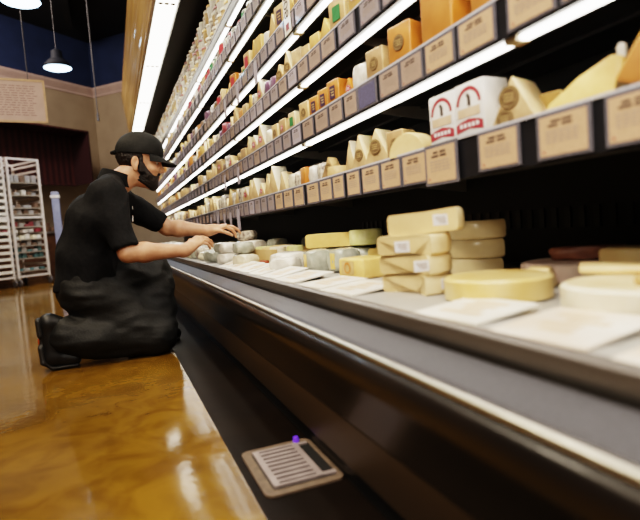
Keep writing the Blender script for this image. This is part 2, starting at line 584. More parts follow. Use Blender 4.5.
# shelves
SH = {1: .640, 2: .895, 3: 1.130, 4: 1.345, 5: 1.612, 6: 1.823}     # underside of each shelf front
XF = {1: .748, 2: .750, 3: .750, 4: .750, 5: .750, 6: .755}
SHN = {1: 'lowest', 2: 'second', 3: 'third', 4: 'fourth', 5: 'fifth', 6: 'top'}
TOPZ = {}
LIGHTS = []
for s, z in SH.items():
    x = XF[s]
    zt = z + (.092 if s == 1 else .085 if s == 2 else .08)
    if s == 6:
        zt = z + .055
    TOPZ[s] = zt - .003
    mb = one('shelf')
    mb.box((x + .004, Y0, zt - .020), (1.252, Y1, zt - .003))
    mb.box((x + .008, Y0, z + .004), (x + .058, Y1, zt - .020))      # light housing
    mb.box((x + .10, Y0, zt - .030), (x + .112, Y1, zt - .020))
    mb.box((x + .20, Y0, zt - .030), (x + .215, Y1, zt - .020))
    mb.box((x + .32, Y0, zt - .030), (x + .335, Y1, zt - .020))
    sh = cpart(mb, 'shelf')
    sh['label'] = SHN[s] + ' shelf'
    mb = one('rail')
    mb.box((x + .002, Y0, z + .002), (x + .006, Y1, zt))
    mb.mat(M['railtop']).box((x - .001, Y0, zt - .001), (x + .007, Y1, zt + .004))
    r = mb.build('price_rail', sh)
    r.data.transform(CI)
    for k in range(9):
        yb = .62 + 1.0 * k
        mb = one('bracket')
        mb.prism([(x + .062, zt - .021), (x + .062, zt - .036), (1.25, zt - .085), (1.25, zt - .021)], 'y', yb, yb + .012)
        b = mb.build('shelf_bracket', sh)
        b.data.transform(CI)
    if s >= 2:
        for k in range(8):
            ya_, yb_ = -.36 + 1.2 * k, -.36 + 1.2 * (k + 1) - .03
            mb = one('tube')
            mb.box((x + .016, ya_, z - .006), (x + .041, yb_, z + .0039), .004, 1)
            t = mb.build('light_strip', sh)
            t.data.transform(CI)
            mb = one('joint')
            mb.box((x + .010, yb_, z - .007), (x + .047, yb_ + .03, z + .0039))
            t = mb.build('strip_end_cap', sh)
            t.data.transform(CI)
# canopy
mb = one('backpanel')
mb.box((.622, Y0, 2.30), (1.29, Y1, 2.34))
mb.box((.616, Y0, 2.26), (.63, Y1, 2.34))
mb.box((.436, Y0, 2.31), (.63, Y1, 2.36))
can = cpart(mb, 'canopy')
for k in range(7):
    ya_ = -.35 + 1.5 * k - .02
    yb_ = min(ya_ + 1.49, Y1)
    mb = one('canlight')
    mb.box((.465, ya_, 2.294), (.618, yb_, 2.306), .003, 1)
    mb.mat(M['hole'])
    for j in range(3):
        mb.lathe([(0, 0), (.018, 0), (.018, .006)], 12, Matrix.Translation((.495 + j * .045, yb_ - .03, 2.289)))
    t = mb.build('canopy_light', can)
    t.data.transform(CI)

# ------------------------------------------------------------------ goods: shared meshes


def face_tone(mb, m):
    """paints shade into the face towards the aisle as a browner colour"""
    shaded = {'cream': 'shadecream', 'ivory': 'shadeivory', 'white': 'shadeivory', 'yellow': 'shadeyellow', 'gold': 'shadeorange', 'orange': 'shadeorange', 'tan': 'shadetan'}.get(m)
    if shaded:
        mb.mat(M[shaded])
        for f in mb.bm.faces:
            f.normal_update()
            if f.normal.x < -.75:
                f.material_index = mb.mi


def wedge_mesh(name, m, rind, R_=.12, ang=38, th=.07, bev=.004):
    """wheel slice standing on its rind: apex up, triangular cut face looks to -X"""
    a = math.radians(ang)
    n = 6
    poly = [(0.0, R_)] + [(R_ * math.sin(-a / 2 + a * i / n), R_ - R_ * math.cos(-a / 2 + a * i / n)) for i in range(n + 1)]
    mb = one(m)
    mb.prism(poly, 'x', -th / 2, th / 2, bev, 2)
    mb.mat(M[rind])
    for f in mb.bm.faces:
        if f.normal.z < -.7:
            f.material_index = mb.mi
    face_tone(mb, m)
    return mb.mesh(name, 35)


def block_mesh(name, m, sx, sy, sz, bev=.006):
    mb = one(m)
    mb.box((-sx / 2, -sy / 2, 0), (sx / 2, sy / 2, sz), bev, 3)
    for v in mb.bm.verts:       # not perfectly square
        t = v.co.z / sz
        v.co.x *= 1 - .06 * t
        v.co.y += .012 * t * (1 if v.co.x > 0 else .2)
    if sx < .09 and sz > .1:
        face_tone(mb, m)
    return mb.mesh(name, 35)


def round_mesh(name, m, r, h, rim=None):
    mb = one(rim or m)
    mb.lathe([(r * .8, 0), (r, .08 * h), (r * 1.0, .9 * h), (r * .93, h)], 28)
    mb.mat(M[m]).lathe([(r * .93, h), (r * .6, h * 1.015), (0, h * 1.02)], 28)
    mb.lathe([(0, 0), (r * .8, 0)], 28)
    return mb.mesh(name, 40)


def pillow_mesh(name, m, sx, sy, sz, seed=0):
    mb = one(m)
    r = bmesh.ops.create_cube(mb.bm, size=1)
    bmesh.ops.subdivide_edges(mb.bm, edges=mb.bm.edges[:], cuts=5, use_grid_fill=True)
    for v in mb.bm.verts:
        p = v.co * 2
        q = Vector((p.x * math.sqrt(max(0, 1 - .28 * p.y ** 2 - .10 * p.z ** 2)), p.y * math.sqrt(max(0, 1 - .18 * p.x ** 2 - .22 * p.z ** 2)), p.z * math.sqrt(max(0, 1 - .18 * p.y ** 2 - .30 * p.x ** 2))))
        q += Vector((noise.noise(q * 1.7 + Vector((seed, 0, 0))), noise.noise(q * 1.7 + Vector((0, seed, 0))), noise.noise(q * 1.7 + Vector((0, 0, seed))))) * .09
        v.co = Vector((q.x * sx / 2, q.y * sy / 2, (q.z + 1) * sz / 2))
    zm = min(v.co.z for v in mb.bm.verts)
    for v in mb.bm.verts:
        v.co.z -= zm
    return mb.mesh(name, 60)


def halfwheel_mesh(name, m, cut, r, h, ang=PI):
    mb = one(m)
    n = 20
    prof = [(0, 0), (r * .93, 0), (r, h * .12), (r * 1.01, h * .5), (r, h * .86), (r * .94, h), (0, h * .985)]
    mb.lathe(prof, n, a0=PI / 2 - ang / 2, a1=PI / 2 + ang / 2)
    bm = mb.bm
    bmesh.ops.remove_doubles(bm, verts=bm.verts[:], dist=1e-5)
    be = [e for e in bm.edges if len(e.link_faces) == 1]
    if be:
        mb.mat(M[cut])
        res = bmesh.ops.edgeloop_fill(bm, edges=be)
        for f in res['faces']:
            f.material_index = mb.mi
    bmesh.ops.recalc_face_normals(bm, faces=bm.faces[:])
    return mb.mesh(name, 40)


def tub_meshes():
    mb = one('tub')
    mb.lathe([(0, 0), (.034, 0), (.037, .004), (.044, .075), (.044, .078)], 20)
    a = [mb.mesh('tub', 40)]
    for tm in ('pkgmix', 'tan'):
        mb = one(tm)
        mb.lathe([(0, 0), (.034, 0), (.037, .004), (.044, .075), (.044, .078)], 20)
        a.append(mb.mesh('tub_' + tm, 40))
    res = []
    for lm in ('lid', 'lidred', 'yellow', 'pkgmix'):
        mb = one(lm)
        mb.lathe([(.044, .076), (.048, .077), (.048, .090), (.046, .093), (.040, .094), (.038, .091), (0, .091)], 20)
        res.append(mb.mesh('tub_lid', 40))
    return a, res


WEDGES = {}
for c, rind in (('cream', 'tan'), ('ivory', 'tan'), ('white', 'white'), ('yellow', 'tan'), ('gold', 'orange'), ('orange', 'orange'), ('tan', 'tan')):
    WEDGES[c] = [wedge_mesh('wedge_' + c, c, rind, .125, 40, .075), wedge_mesh('wedge_slim_' + c, c, rind, .135, 32, .06), wedge_mesh('wedge_wide_' + c, c, rind, .105, 54, .07)]
BLOCKS = {c: block_mesh('block_' + c, c, .08, .085, .11) for c in ('cream', 'ivory', 'yellow', 'gold', 'orange', 'white', 'tan')}
PILL = {c: [pillow_mesh('pouch_' + c, c, .075, .085, .105, i * 3.1) for i in range(2)] for c in ('pkgwhite', 'pkgcream', 'pkggrey', 'pkgmix', 'purple', 'brownpack', 'redpack')}
ROUND = {c: round_mesh('round_' + c, c, .05, .045, 'tan' if c == 'tan' else None) for c in ('white', 'cream', 'yellow', 'green', 'tan')}
TUB, LIDS = tub_meshes()


def disc_mesh(name, m, r, inner=None, seg=20):
    """flat round sticker in the Y-Z plane facing -X"""
    mb = one(m)
    rot = Matrix.Rotation(-PI / 2, 4, 'Y')
    mb.lathe([(0, .0012), (r, .0010), (r, 0)], seg, rot)
    if inner:
        mb.mat(M[inner])
        mb.lathe([(r * .86, .0015), (r * .80, .0015)], seg, rot)
        for k in (-1, 0, 1):
            mb.box((-.0018, -r * .5, k * r * .28 - r * .06), (-.0012, r * .5, k * r * .28 + r * .06))
    return mb.mesh(name)


def plate_mesh(name, m, w, h, bars=None):
    mb = one(m)
    mb.box((-.0012, -w / 2, -h / 2), (0, w / 2, h / 2))
    if bars:
        mb.mat(M[bars])
        for k in range(3):
            mb.box((-.0018, -w * .36, h * (.22 - .22 * k) - h * .05), (-.0011, w * (.36 - .12 * k), h * (.22 - .22 * k) + h * .05))
    return mb.mesh(name)


DISC = disc_mesh('round_sticker', 'discbrown', .020, 'discgold')
DISCR = disc_mesh('red_round_sticker', 'stickred', .016, 'stickwhite')
PLW = plate_mesh('price_sticker', 'stickwhite', .045, .032, 'greyink')
PLG = plate_mesh('green_sticker', 'stickgreen', .04, .045)
PLD = plate_mesh('dark_sticker', 'stickdark', .036, .05, 'discgold')
PLR = plate_mesh('red_label', 'stickred', .045, .05)

COLN = {'cream': 'cream coloured', 'ivory': 'ivory', 'white': 'white', 'yellow': 'yellow', 'gold': 'golden', 'orange': 'orange', 'tan': 'tan',
        'pkgwhite': 'white wrapped', 'pkgcream': 'cream wrapped', 'pkggrey': 'grey green wrapped', 'pkgmix': 'speckled wrapped', 'purple': 'purple wrapped', 'brownpack': 'brown wrapped', 'redpack': 'dull red wrapped', 'green': 'pale green'}
COUNT = {}


def shelf_item(s, kind, y, colr, sticker=None, var=0, rz=0.0, sc=1.0, x=None, tilt=0.0, note=None, far=False, dz=0.0):
    z = TOPZ[s] + dz
    x = x if x is not None else XF[s] + .07
    if kind == 'wedge':
        me, nm, hx, hz = WEDGES[colr][var % 3], 'cheese_wedge', .0385, .042
    elif kind == 'block':
        me, nm, hx, hz = BLOCKS[colr], 'cheese_block', .0405, .05
    elif kind == 'round':
        me, nm, hx, hz = ROUND[colr], 'cheese_round', .051, .025
    else:
        me, nm, hx, hz = PILL[colr][var % 2], 'cheese_pouch', .038, .05
    if not visible((x, y, z + .06), 60):
        return None
    o = link(nm, me, None, (x, y, z), (tilt, 0, rz), sc)
    word = {'cheese_wedge': 'cheese wedge', 'cheese_block': 'cheese block', 'cheese_round': 'small round cheese', 'cheese_pouch': 'cheese packet'}[nm]
    if far:
        lab = 'small distant %s %s far down the %s shelf' % (COLN[colr], word, SHN[s])
        tag(o, lab, word.replace('small ', ''), 'distant goods on the %s shelf' % SHN[s])
    else:
        COUNT[s] = COUNT.get(s, 0) + 1
        adj = note or COLN[colr]
        stn = {None: '', 'disc': ' with brown round sticker', 'red': ' with red round sticker', 'white': ' with white price sticker', 'green': ' with green label', 'dark': ' with dark label', 'redl': ' with red label'}[sticker]
        lab = '%s %s%s, %s shelf, %s from the near end' % (adj, word, stn, SHN[s], ord_(COUNT[s]))
        tag(o, lab, word.replace('small ', ''), 'cheeses along the %s shelf' % SHN[s])
    if sticker and not far and y < 4.2:
        me2, n2 = {'disc': (DISC, 'round_sticker'), 'red': (DISCR, 'round_sticker'), 'white': (PLW, 'price_sticker'), 'green': (PLG, 'sticker'), 'dark': (PLD, 'sticker'), 'redl': (PLR, 'sticker')}[sticker]
        link(n2, me2, o, (-hx, 0, hz + .012), (0, 0, 0))
    return o


# ---- lowest shelf, near goods as seen
def carton(y, k):
    r = empty('cheese_carton', (XF[1] + .066, y, TOPZ[1]), (0, 0, math.radians(4)))
    w, d, h = .098, .075, .130
    mb = one('boxwhite')
    mb.box((-d / 2, -w / 2, 0), (d / 2, w / 2, h), .006, 2)
    mb.build('carton_body', r, 35)
    fx = -d / 2 - .0008
    mb = one('redink')          # red arch
    n = 14
    r0, r1 = .040, .031
    for i in range(n):
        a, b = PI * i / n, PI * (i + 1) / n
        mb.quad((fx, r0 * math.cos(a), .080 + r0 * math.sin(a)), (fx, r0 * math.cos(b), .080 + r0 * math.sin(b)), (fx, r1 * math.cos(b), .080 + r1 * math.sin(b)), (fx, r1 * math.cos(a), .080 + r1 * math.sin(a)))
    bmesh.ops.remove_doubles(mb.bm, verts=mb.bm.verts[:], dist=1e-5)
    mb.build('red_arch', r)
    mb = one('redink')
    pts = [(.044, .018), (.044, .038), (.030, .043), (0, .048), (-.030, .043), (-.044, .038), (-.044, .018), (0, .025)]
    mb.bm.faces.new([mb.bm.verts.new((fx, a, b)) for a, b in pts])
    mb.build('red_badge', r)
    mb = one('smear')
    mb.quad((fx - .0003, -.036, .052), (fx - .0003, .036, .052), (fx - .0003, .036, .072), (fx - .0003, -.036, .072))
    mb.mat(M['ink'])
    mb.box((fx - .0005, -.007, .076), (fx, .003, .098))
    mb.box((fx - .0005, -.003, .096), (fx, .006, .104))
    mb.mat(M['stickwhite'])
    for k2 in range(5):
        mb.box((fx - .0006, -.030 + k2 * .013, .029), (fx, -.022 + k2 * .013, .038))
    mb.build('tan_printing', r)
    tag(r, 'white carton with red arch and badge printing, %s of the pair on the lowest shelf' % ('nearer' if k == 0 else 'farther'), 'carton', 'red and white cheese cartons')


carton(.985, 0)
carton(1.09, 1)
# big near cheeses on the lowest shelf
W_BIG = wedge_mesh('big_wedge', 'ivory', 'tan', .105, 56, .095, .005)
o = link('cheese_wedge', W_BIG, None, (XF[1] + .075, .862, TOPZ[1]), (0, 0, math.radians(18)))
tag(o, 'large ivory cheese wedge with two brown round stickers beside the white cartons, lowest shelf', 'cheese wedge')
link('round_sticker', DISC, o, (-.0483, .006, .062), (0, 0, 0), 1.15)
link('round_sticker', DISC, o, (-.0483, .018, .020), (0, 0, 0), 1.0)
o = link('cheese_block', BLOCKS['yellow'], None, (XF[1] + .13, .835, TOPZ[1]), (0, 0, .3), (.6, .6, .62))
tag(o, 'little yellow cheese block with a red top behind the near price cards, lowest shelf', 'cheese block')
LONG = None
mb = one('yellow')
mb.prism([(0, 0), (.17, 0), (.175, .098), (.15, .108), (.08, .075), (.015, .028)], 'y', -.045, .045, .008, 2)
LONG = mb.mesh('long_wedge', 35)
o = link('cheese_wedge', LONG, None, (XF[1] + .06, .785, TOPZ[1]), (0, 0, math.radians(-66)), .82)
tag(o, 'long yellow cheese slice lying with its thin tip to the left, lowest shelf', 'cheese wedge')
link('plastic_tail', pillow_mesh('plastic_tail', 'pkgwhite', .02, .02, .04, 2), o, (.160, 0, .095))
o = link('cheese_wedge', LONG, None, (XF[1] + .13, .67, TOPZ[1]), (0, 0, math.radians(-100)), (.8, 1, .75))
tag(o, 'short yellow cheese slice behind the second price card, lowest shelf', 'cheese wedge')
o = link('cheese_wedge', W_BIG, None, (XF[1] + .10, .565, TOPZ[1]), (0, 0, math.radians(40)), 1.15)
o.data = wedge_mesh('edge_wedge', 'gold', 'tan', .15, 60, .09, .005)
tag(o, 'tall golden cheese wedge cut off by the right picture edge, lowest shelf', 'cheese wedge')
rnd = random.Random(3)
COUNT[1] = 8
o = link('cheese_round', halfwheel_mesh('standing_half', 'cream', 'tan', .062, .07, PI), None, (XF[1] + .075, 1.255, TOPZ[1] + .002), (PI / 2, 0, math.radians(74)))
o.location.z += .0
o.rotation_euler = (PI / 2, 0, math.radians(-70))
tag(o, 'half round cream cheese standing on its cut side with dark sticker, lowest shelf', 'cheese round')
shelf_item(1, 'block', 1.345, 'tan', 'disc', 0, .25, .82)
shelf_item(1, 'wedge', 1.455, 'ivory', 'disc', 2, .35, 1.12)
shelf_item(1, 'wedge', 1.575, 'ivory', 'disc', 0, .3, .98)
shelf_item(1, 'wedge', 1.665, 'white', None, 1, .3, .88)
shelf_item(1, 'round', 1.80, 'tan', None, 0, 0, 1.0, dz=0)
shelf_item(1, 'wedge', 1.82, 'tan', 'disc', 2, .5, .8, x=XF[1] + .05)
for i, (y, c, k) in enumerate(((1.95, 'pkgmix', 'pouch'), (2.04, 'pkgwhite', 'pouch'), (2.13, 'orange', 'block'), (2.22, 'pkgmix', 'pouch'), (2.31, 'pkgcream', 'pouch'))):
    shelf_item(1, k, y, c, None, i, rnd.uniform(-.3, .3), .78)
for y, c, v, sc in ((2.43, 'ivory', 0, .85), (2.55, 'white', 0, 1.2), (2.70, 'ivory', 1, .95), (2.82, 'ivory', 2, .85), (2.94, 'white', 0, 1.05), (3.06, 'ivory', 1, 1.0), (3.17, 'white', 2, 1.0)):
    shelf_item(1, 'wedge', y, c, 'red' if v == 2 else None, v, .35 + rnd.uniform(-.1, .1), sc)

# ---- second shelf
for y, k, c, st, v, sc, rz in (
        (.60, 'block', 'gold', 'disc', 0, 1.25, .1), (.70, 'block', 'gold', 'disc', 0, 1.15, .1), (.805, 'block', 'orange', 'disc', 0, 1.25, .05), (.925, 'block', 'orange', None, 0, .95, .1),
        (1.085, 'block', 'orange', None, 0, 1.30, .12), (1.275, 'block', 'orange', 'disc', 0, 1.08, .2), (1.43, 'block', 'tan', 'disc', 0, .95, .2),
        (1.55, 'pouch', 'pkgwhite', None, 0, .95, .0), (1.64, 'wedge', 'orange', 'red', 2, .75, .3), (1.75, 'block', 'orange', 'dark', 0, .92, .15), (1.85, 'block', 'gold', 'dark', 0, .88, .15),
        (1.95, 'block', 'gold', 'dark', 0, .85, .15), (2.06, 'block', 'cream', 'disc', 0, .90, .15), (2.22, 'block', 'ivory', 'green', 0, .85, .1), (2.36, 'block', 'tan', 'red', 0, .85, .1), (2.48, 'block', 'cream', 'disc', 0, .85, .1),
        (2.60, 'pouch', 'pkgcream', None, 1, .9, .1), (2.72, 'wedge', 'white', 'red', 0, 1.15, .3), (2.87, 'wedge', 'white', 'red', 2, 1.1, .3), (3.02, 'wedge', 'ivory', None, 1, 1.0, .3),
        (3.16, 'block', 'tan', None, 0, .8, .2), (3.27, 'block', 'cream', 'disc', 0, .7, .2), (3.40, 'round', 'cream', None, 0, 1.0, 0), (3.52, 'wedge', 'cream', 'red', 2, .95, .3)):
    shelf_item(2, k, y, c, st, v, rz, sc)
# ---- third shelf
for y, k, c, st, v, sc, rz in (
        (1.08, 'block', 'yellow', None, 0, 1.0, .1), (1.22, 'block', 'gold', None, 0, 1.15, .1), (1.36, 'block', 'yellow', None, 0, 1.15, .1), (1.50, 'block', 'yellow', 'white', 0, 1.15, .1),
        (1.66, 'block', 'cream', 'green', 0, 1.1, .2), (1.79, 'wedge', 'yellow', None, 2, 1.0, .3), (1.90, 'block', 'yellow', None, 0, .8, .2), (2.01, 'block', 'cream', None, 0, .75, .2),
        (2.10, 'block', 'ivory', None, 0, .9, .2), (2.22, 'wedge', 'ivory', 'disc', 0, 1.05, .3), (2.34, 'wedge', 'cream', 'disc', 2, 1.05, .3), (2.46, 'pouch', 'purple', None, 0, .9, .1),
        (2.56, 'pouch', 'purple', None, 1, .95, .1), (2.67, 'wedge', 'white', 'red', 0, 1.1, .2), (2.80, 'pouch', 'pkgmix', None, 0, .95, .1), (2.92, 'wedge', 'yellow', None, 1, .9, .3), (3.03, 'block', 'cream', None, 0, .85, .1), (3.14, 'block', 'gold', None, 0, .8, .1)):
    shelf_item(3, k, y, c, st, v, rz, sc)
# ---- fourth shelf
for y, k, c, st, v, sc, rz in (
        (1.75, 'block', 'gold', None, 0, 1.05, .1), (1.88, 'block', 'cream', 'white', 0, 1.1, .1), (2.00, 'block', 'yellow', None, 0, 1.1, .1), (2.12, 'wedge', 'yellow', None, 2, 1.15, .2),
        (2.25, 'block', 'cream', 'dark', 0, 1.15, .2), (2.38, 'wedge', 'cream', None, 0, 1.1, .3), (2.50, 'pouch', 'pkgwhite', None, 0, 1.0, 0), (2.62, 'block', 'yellow', None, 0, 1.1, .1),
        (2.74, 'wedge', 'yellow', None, 1, 1.1, .3), (2.86, 'block', 'cream', 'redl', 0, 1.1, .1)):
    shelf_item(4, k, y, c, st, v, rz, sc)

# continuing rows down the case
ROW = {
    1: (3.28, .115, [('wedge', 'ivory'), ('wedge', 'white'), ('pouch', 'brownpack'), ('pouch', 'pkgmix'), ('wedge', 'cream'), ('block', 'tan')]),
    2: (3.64, .12, [('wedge', 'cream'), ('pouch', 'pkgmix'), ('block', 'cream'), ('wedge', 'ivory'), ('block', 'tan'), ('pouch', 'brownpack'), ('block', 'gold')]),
    3: (3.26, .12, [('wedge', 'ivory'), ('pouch', 'pkgmix'), ('block', 'yellow'), ('pouch', 'redpack'), ('wedge', 'cream'), ('pouch', 'purple'), ('block', 'orange')]),
    4: (2.98, .12, [('pouch', 'pkgwhite'), ('pouch', 'pkgmix'), ('wedge', 'yellow'), ('block', 'cream'), ('pouch', 'purple'), ('block', 'orange'), ('pouch', 'brownpack')]),
    5: (2.05, .115, [('pouch', 'pkgwhite'), ('pouch', 'pkgmix'), ('pouch', 'pkggrey'), ('pouch', 'redpack'), ('block', 'cream'), ('pouch', 'brownpack')]),
}
for s, (y, p, kinds) in ROW.items():
    rr = random.Random(s * 11)
    while y < 9.15:
        k, c = rr.choice(kinds)
        far = y > 4.4
        st = rr.choice([None, 'red', 'disc', 'white', 'green', 'redl']) if (s in (4, 5) or k == 'block') and not far else None
        shelf_item(s, k, y, c, st, rr.randint(0, 2), rr.uniform(-.2, .5), rr.uniform(.72, 1.12) * (1.12 if s == 5 else 1.0), far=far, tilt=rr.uniform(-.04, .04))
        y += p * rr.uniform(.95, 1.15) * (1.25 if far else 1)
# white tubs stacked on the top shelf
y = 2.5
rr = random.Random(5)
nt_ = 0
while y < 9.15:
    far = y > 4.6
    nt_ += 1
    for lv in range(3):
        zz = TOPZ[6] + lv * .0935
        red = rr.choice([0, 0, 0, 1, 2, 3]) if y > 3.4 else rr.choice([0, 0, 0, 0, 2])
        bod = rr.choice([0, 0, 1, 2]) if y > 3.2 else rr.choice([0, 0, 0, 1])
        if not visible((.82, y, zz + .05), 25):
            continue
        o = link('cheese_tub', TUB[bod], None, (XF[6] + .058 + rr.uniform(-.008, .008), y, zz))
        link('tub_lid', LIDS[red], o)
        cl = '%s tub with %s lid' % (('white', 'speckled', 'tan')[bod], ('cream', 'dull red', 'yellow', 'speckled')[red])
        if far:
            tag(o, 'small distant %s far down the top shelf' % cl, 'tub', 'distant tubs on the top shelf')
        else:
            tag(o, '%s, %s of top shelf stack %s from the near end' % (cl, ('bottom', 'middle', 'top')[lv], ord_(nt_)), 'tub', 'stacked tubs on the top shelf')
    y += .104

# ------------------------------------------------------------------ price cards on the rails


def card_meshes(w, h):
    mb = one('holder')
    mb.box((-.002, -w / 2, 0), (.001, w / 2, h), .001, 1)
    hold = mb.mesh('card_holder')
    return hold


def text_mesh(w, h, seed):
    rr = random.Random(seed)
    mb = one('ink')
    def line(z, t, frac, words):
        x0 = -frac / 2 * w
        tot = frac * w
        for k in range(words):
            a = x0 + tot * (k / words)
            b = x0 + tot * ((k + rr.uniform(.7, .9)) / words)
            mb.quad((-.0036, -a, z), (-.0036, -b, z), (-.0036, -b, z + t), (-.0036, -a, z + t))
    line(h * .76, h * .055, .42, 2)
    line(h * .67, h * .055, .52, 2)
    mb.mat(M['greyink'])
    for k in range(4):
        line(h * (.56 - .075 * k), h * .03, .62, 5)
    mb.mat(M['redink'])
    mb.quad((-.0036, w * .37, h * .13), (-.0036, w * .33, h * .13), (-.0036, w * .33, h * .18), (-.0036, w * .37, h * .18))
    return mb.mesh('printed_text')


def plain_card(w, h, pm):
    mb = one('holder')
    mb.box((-.002, -w / 2, 0), (.001, w / 2, h))
    mb.mat(M[pm]).box((-.003, -w * .42, h * .08), (-.0015, w * .42, h * .92))
    mb.mat(M['ink']).box((-.0034, -w * .2, h * .70), (-.0029, w * .2, h * .80))
    return mb.mesh('far_price_card')


TXT = [text_mesh(1.0, 1.0, i) for i in range(3)]
HOLD = card_meshes(1.0, 1.0)
mbp = {}
for pm in ('cardtan', 'cardbrown', 'cardmauve', 'cardlilac', 'cardblue'):
    mb = one(pm)
    mb.box((-.0031, -.43, .07), (-.0015, .43, .91))
    mbp[pm] = mb.mesh('paper_card')
FAR = {pm: plain_card(.105, .068, pm) for pm in ('cardbrown', 'cardmauve', 'cardlilac')}
PN = {'cardtan': 'tan', 'cardbrown': 'brownish grey', 'cardmauve': 'mauve grey', 'cardlilac': 'lilac white', 'cardblue': 'blank dark blue'}


def card(s, y0, y1, pm, idx, h=None, dz=0.0, dx=0.0, rx=0.0):
    z = SH[s] + .008 + dz
    h = h or (.083 if s == 1 else .074 if s == 2 else .070)
    w = y1 - y0
    r = link('price_card', HOLD, None, (XF[s] - .001 - dx, (y0 + y1) / 2, z), (rx, 0, 0), (1, w, h))
    tag(r, '%s paper price card on the %s shelf rail, %s from the near end' % (PN[pm], SHN[s], ord_(idx)), 'price card', 'price cards along the %s shelf' % SHN[s])
    pc = link('paper_card', mbp[pm], r)
    if pm != 'cardblue':
        link('printed_text', TXT[idx % 3], pc)
    return r


S1C = [(.505, .609), (.634, .753), (.796, .920), (.986, 1.111), (1.115, 1.236), (1.242, 1.355), (1.362, 1.481), (1.495, 1.594), (1.618, 1.713), (1.722, 1.838), (1.848, 1.98), (2.016, 2.143), (2.157, 2.285), (2.30, 2.42)]
S2C = [(.59, .688), (.697, .817), (.848, .971), (.982, 1.102), (1.111, 1.217), (1.222, 1.334), (1.352, 1.476), (1.480, 1.576), (1.592, 1.704), (1.715, 1.84), (1.86, 1.98)]
S3C = [(1.02, 1.13), (1.177, 1.288), (1.30, 1.426), (1.46, 1.585), (1.61, 1.735), (1.741, 1.86), (1.87, 1.985)]
rr = random.Random(21)
for s, lst, ysrt in ((1, S1C, 2.44), (2, S2C, 2.0), (3, S3C, 2.0), (4, [], 1.6), (5, [], 2.05)):
    idx = 0
    for k, (a, b) in enumerate(lst):
        idx += 1
        pm = 'cardtan' if (s == 1 or (s == 2 and k < 4)) else ('cardbrown' if s == 2 else 'cardmauve')
        if s == 2 and k == 6:
            pm = 'cardblue'
        if s == 3 and k > 3:
            pm = 'cardbrown'
        if s == 1 and k == 3:
            card(s, a - .002, b + .004, pm, idx, .098, -.012, .006)
        else:
            card(s, a, b, pm, idx)
    y = ysrt
    while y < 4.0:
        if visible((XF[s], y + .06, SH[s] + .04), 10):
            idx += 1
            card(s, y, y + .112, rr.choice(['cardbrown', 'cardmauve', 'cardlilac', 'cardmauve'] if s < 5 else ['cardlilac', 'cardmauve']), idx)
        y += .128
    while y < 9.1:
        o = link('price_card', FAR[rr.choice(['cardbrown', 'cardmauve', 'cardlilac'])], None, (XF[s] - .001, y + .06, SH[s] + .008))
        tag(o, 'tiny distant price card far down the %s shelf rail' % SHN[s], 'price card', 'distant price cards on the %s shelf' % SHN[s])
        y += .19 if s < 5 else .21


# hanging price strips
def text_obj(txt, size, m, parent, mtx):
    cu = bpy.data.curves.new('lettering', 'FONT')
    cu.body = txt
    cu.size = size
    cu.align_x = 'CENTER'
    cu.align_y = 'CENTER'
    tmp = bpy.data.objects.new('tmp_text', cu)
    COL.objects.link(tmp)
    bpy.context.view_layer.update()
    me = bpy.data.meshes.new_from_object(tmp.evaluated_get(bpy.context.evaluated_depsgraph_get()))
    bpy.data.objects.remove(tmp)
    me.materials.clear()
    me.materials.append(M[m])
    o = link('lettering', me, parent)
    o.matrix_local = mtx
    return o


FACE = Matrix(((0, 0, -1, 0), (-1, 0, 0, 0), (0, 1, 0, 0), (0, 0, 0, 1)))     # text plane -> facing -X, reading towards -Y


def strip_sign(y, ztop, w, h, label, txt=None):
    mb = one('cardlilac')
    mb.box((-.001, -w / 2, -h), (.001, w / 2, 0))
    o = link('hanging_price_strip', mb.mesh('strip'), None, (XF[1] - .012, y, ztop))
    tag(o, label, 'price strip')
    if txt:
        o.data.materials[0] = M['paper']
        text_obj(txt, .070, 'ink', o, Matrix.Translation((-.002, 0, -h * .45)) @ FACE @ Matrix.Rotation(PI / 2, 4, 'Z'))
        mb = one('redpack')
        mb.quad((-.0018, w * .25, -h * .93), (-.0018, -w * .25, -h * .93), (-.0018, -w * .25, -h * .80), (-.0018, w * .25, -h * .80))
        o2 = mb.build('pink_print', o)
    return o


strip_sign(2.03, 1.545, .075, .205, 'white hanging price strip with large sideways numerals on the fourth shelf rail', '800')
strip_sign(1.815, 1.545, .055, .135, 'plain lilac hanging strip right of the numeral strip, fourth shelf rail')
strip_sign(3.19, .70, .075, .13, 'narrow lilac strip hanging below the lowest shelf rail past the far wedges')

for k, (sf, y, hh) in enumerate(((1, 3.42, .10), (1, 3.62, .085), (1, 3.86, .11), (1, 4.15, .09))):
    strip_sign(y, SH[sf] + .05, .06, hh, 'small lilac strip hanging from the lowest rail above the deck, %s from the right' % ord_(k + 2))
for k, y in enumerate((2.55, 2.95, 3.3)):
    strip_sign(y, SH[4] + .05, .055, .11, 'little lilac strip hanging from the fourth shelf rail, %s from the right' % ord_(k + 3))
for k, y in enumerate((3.1, 3.5)):
    strip_sign(y, SH[2] + .05, .055, .10, 'little lilac strip hanging from the second shelf rail, %s of two' % ('right' if k == 0 else 'left'))

# ------------------------------------------------------------------ deck goods
DZ = .3885


def deck(name, me, x, y, rz, label, cat, group=None, z=DZ, sc=None, rx=0, ry=0):
    o = link(name, me, None, (x, y, z), (rx, ry, rz), sc)
    tag(o, label, cat, group)
    return o


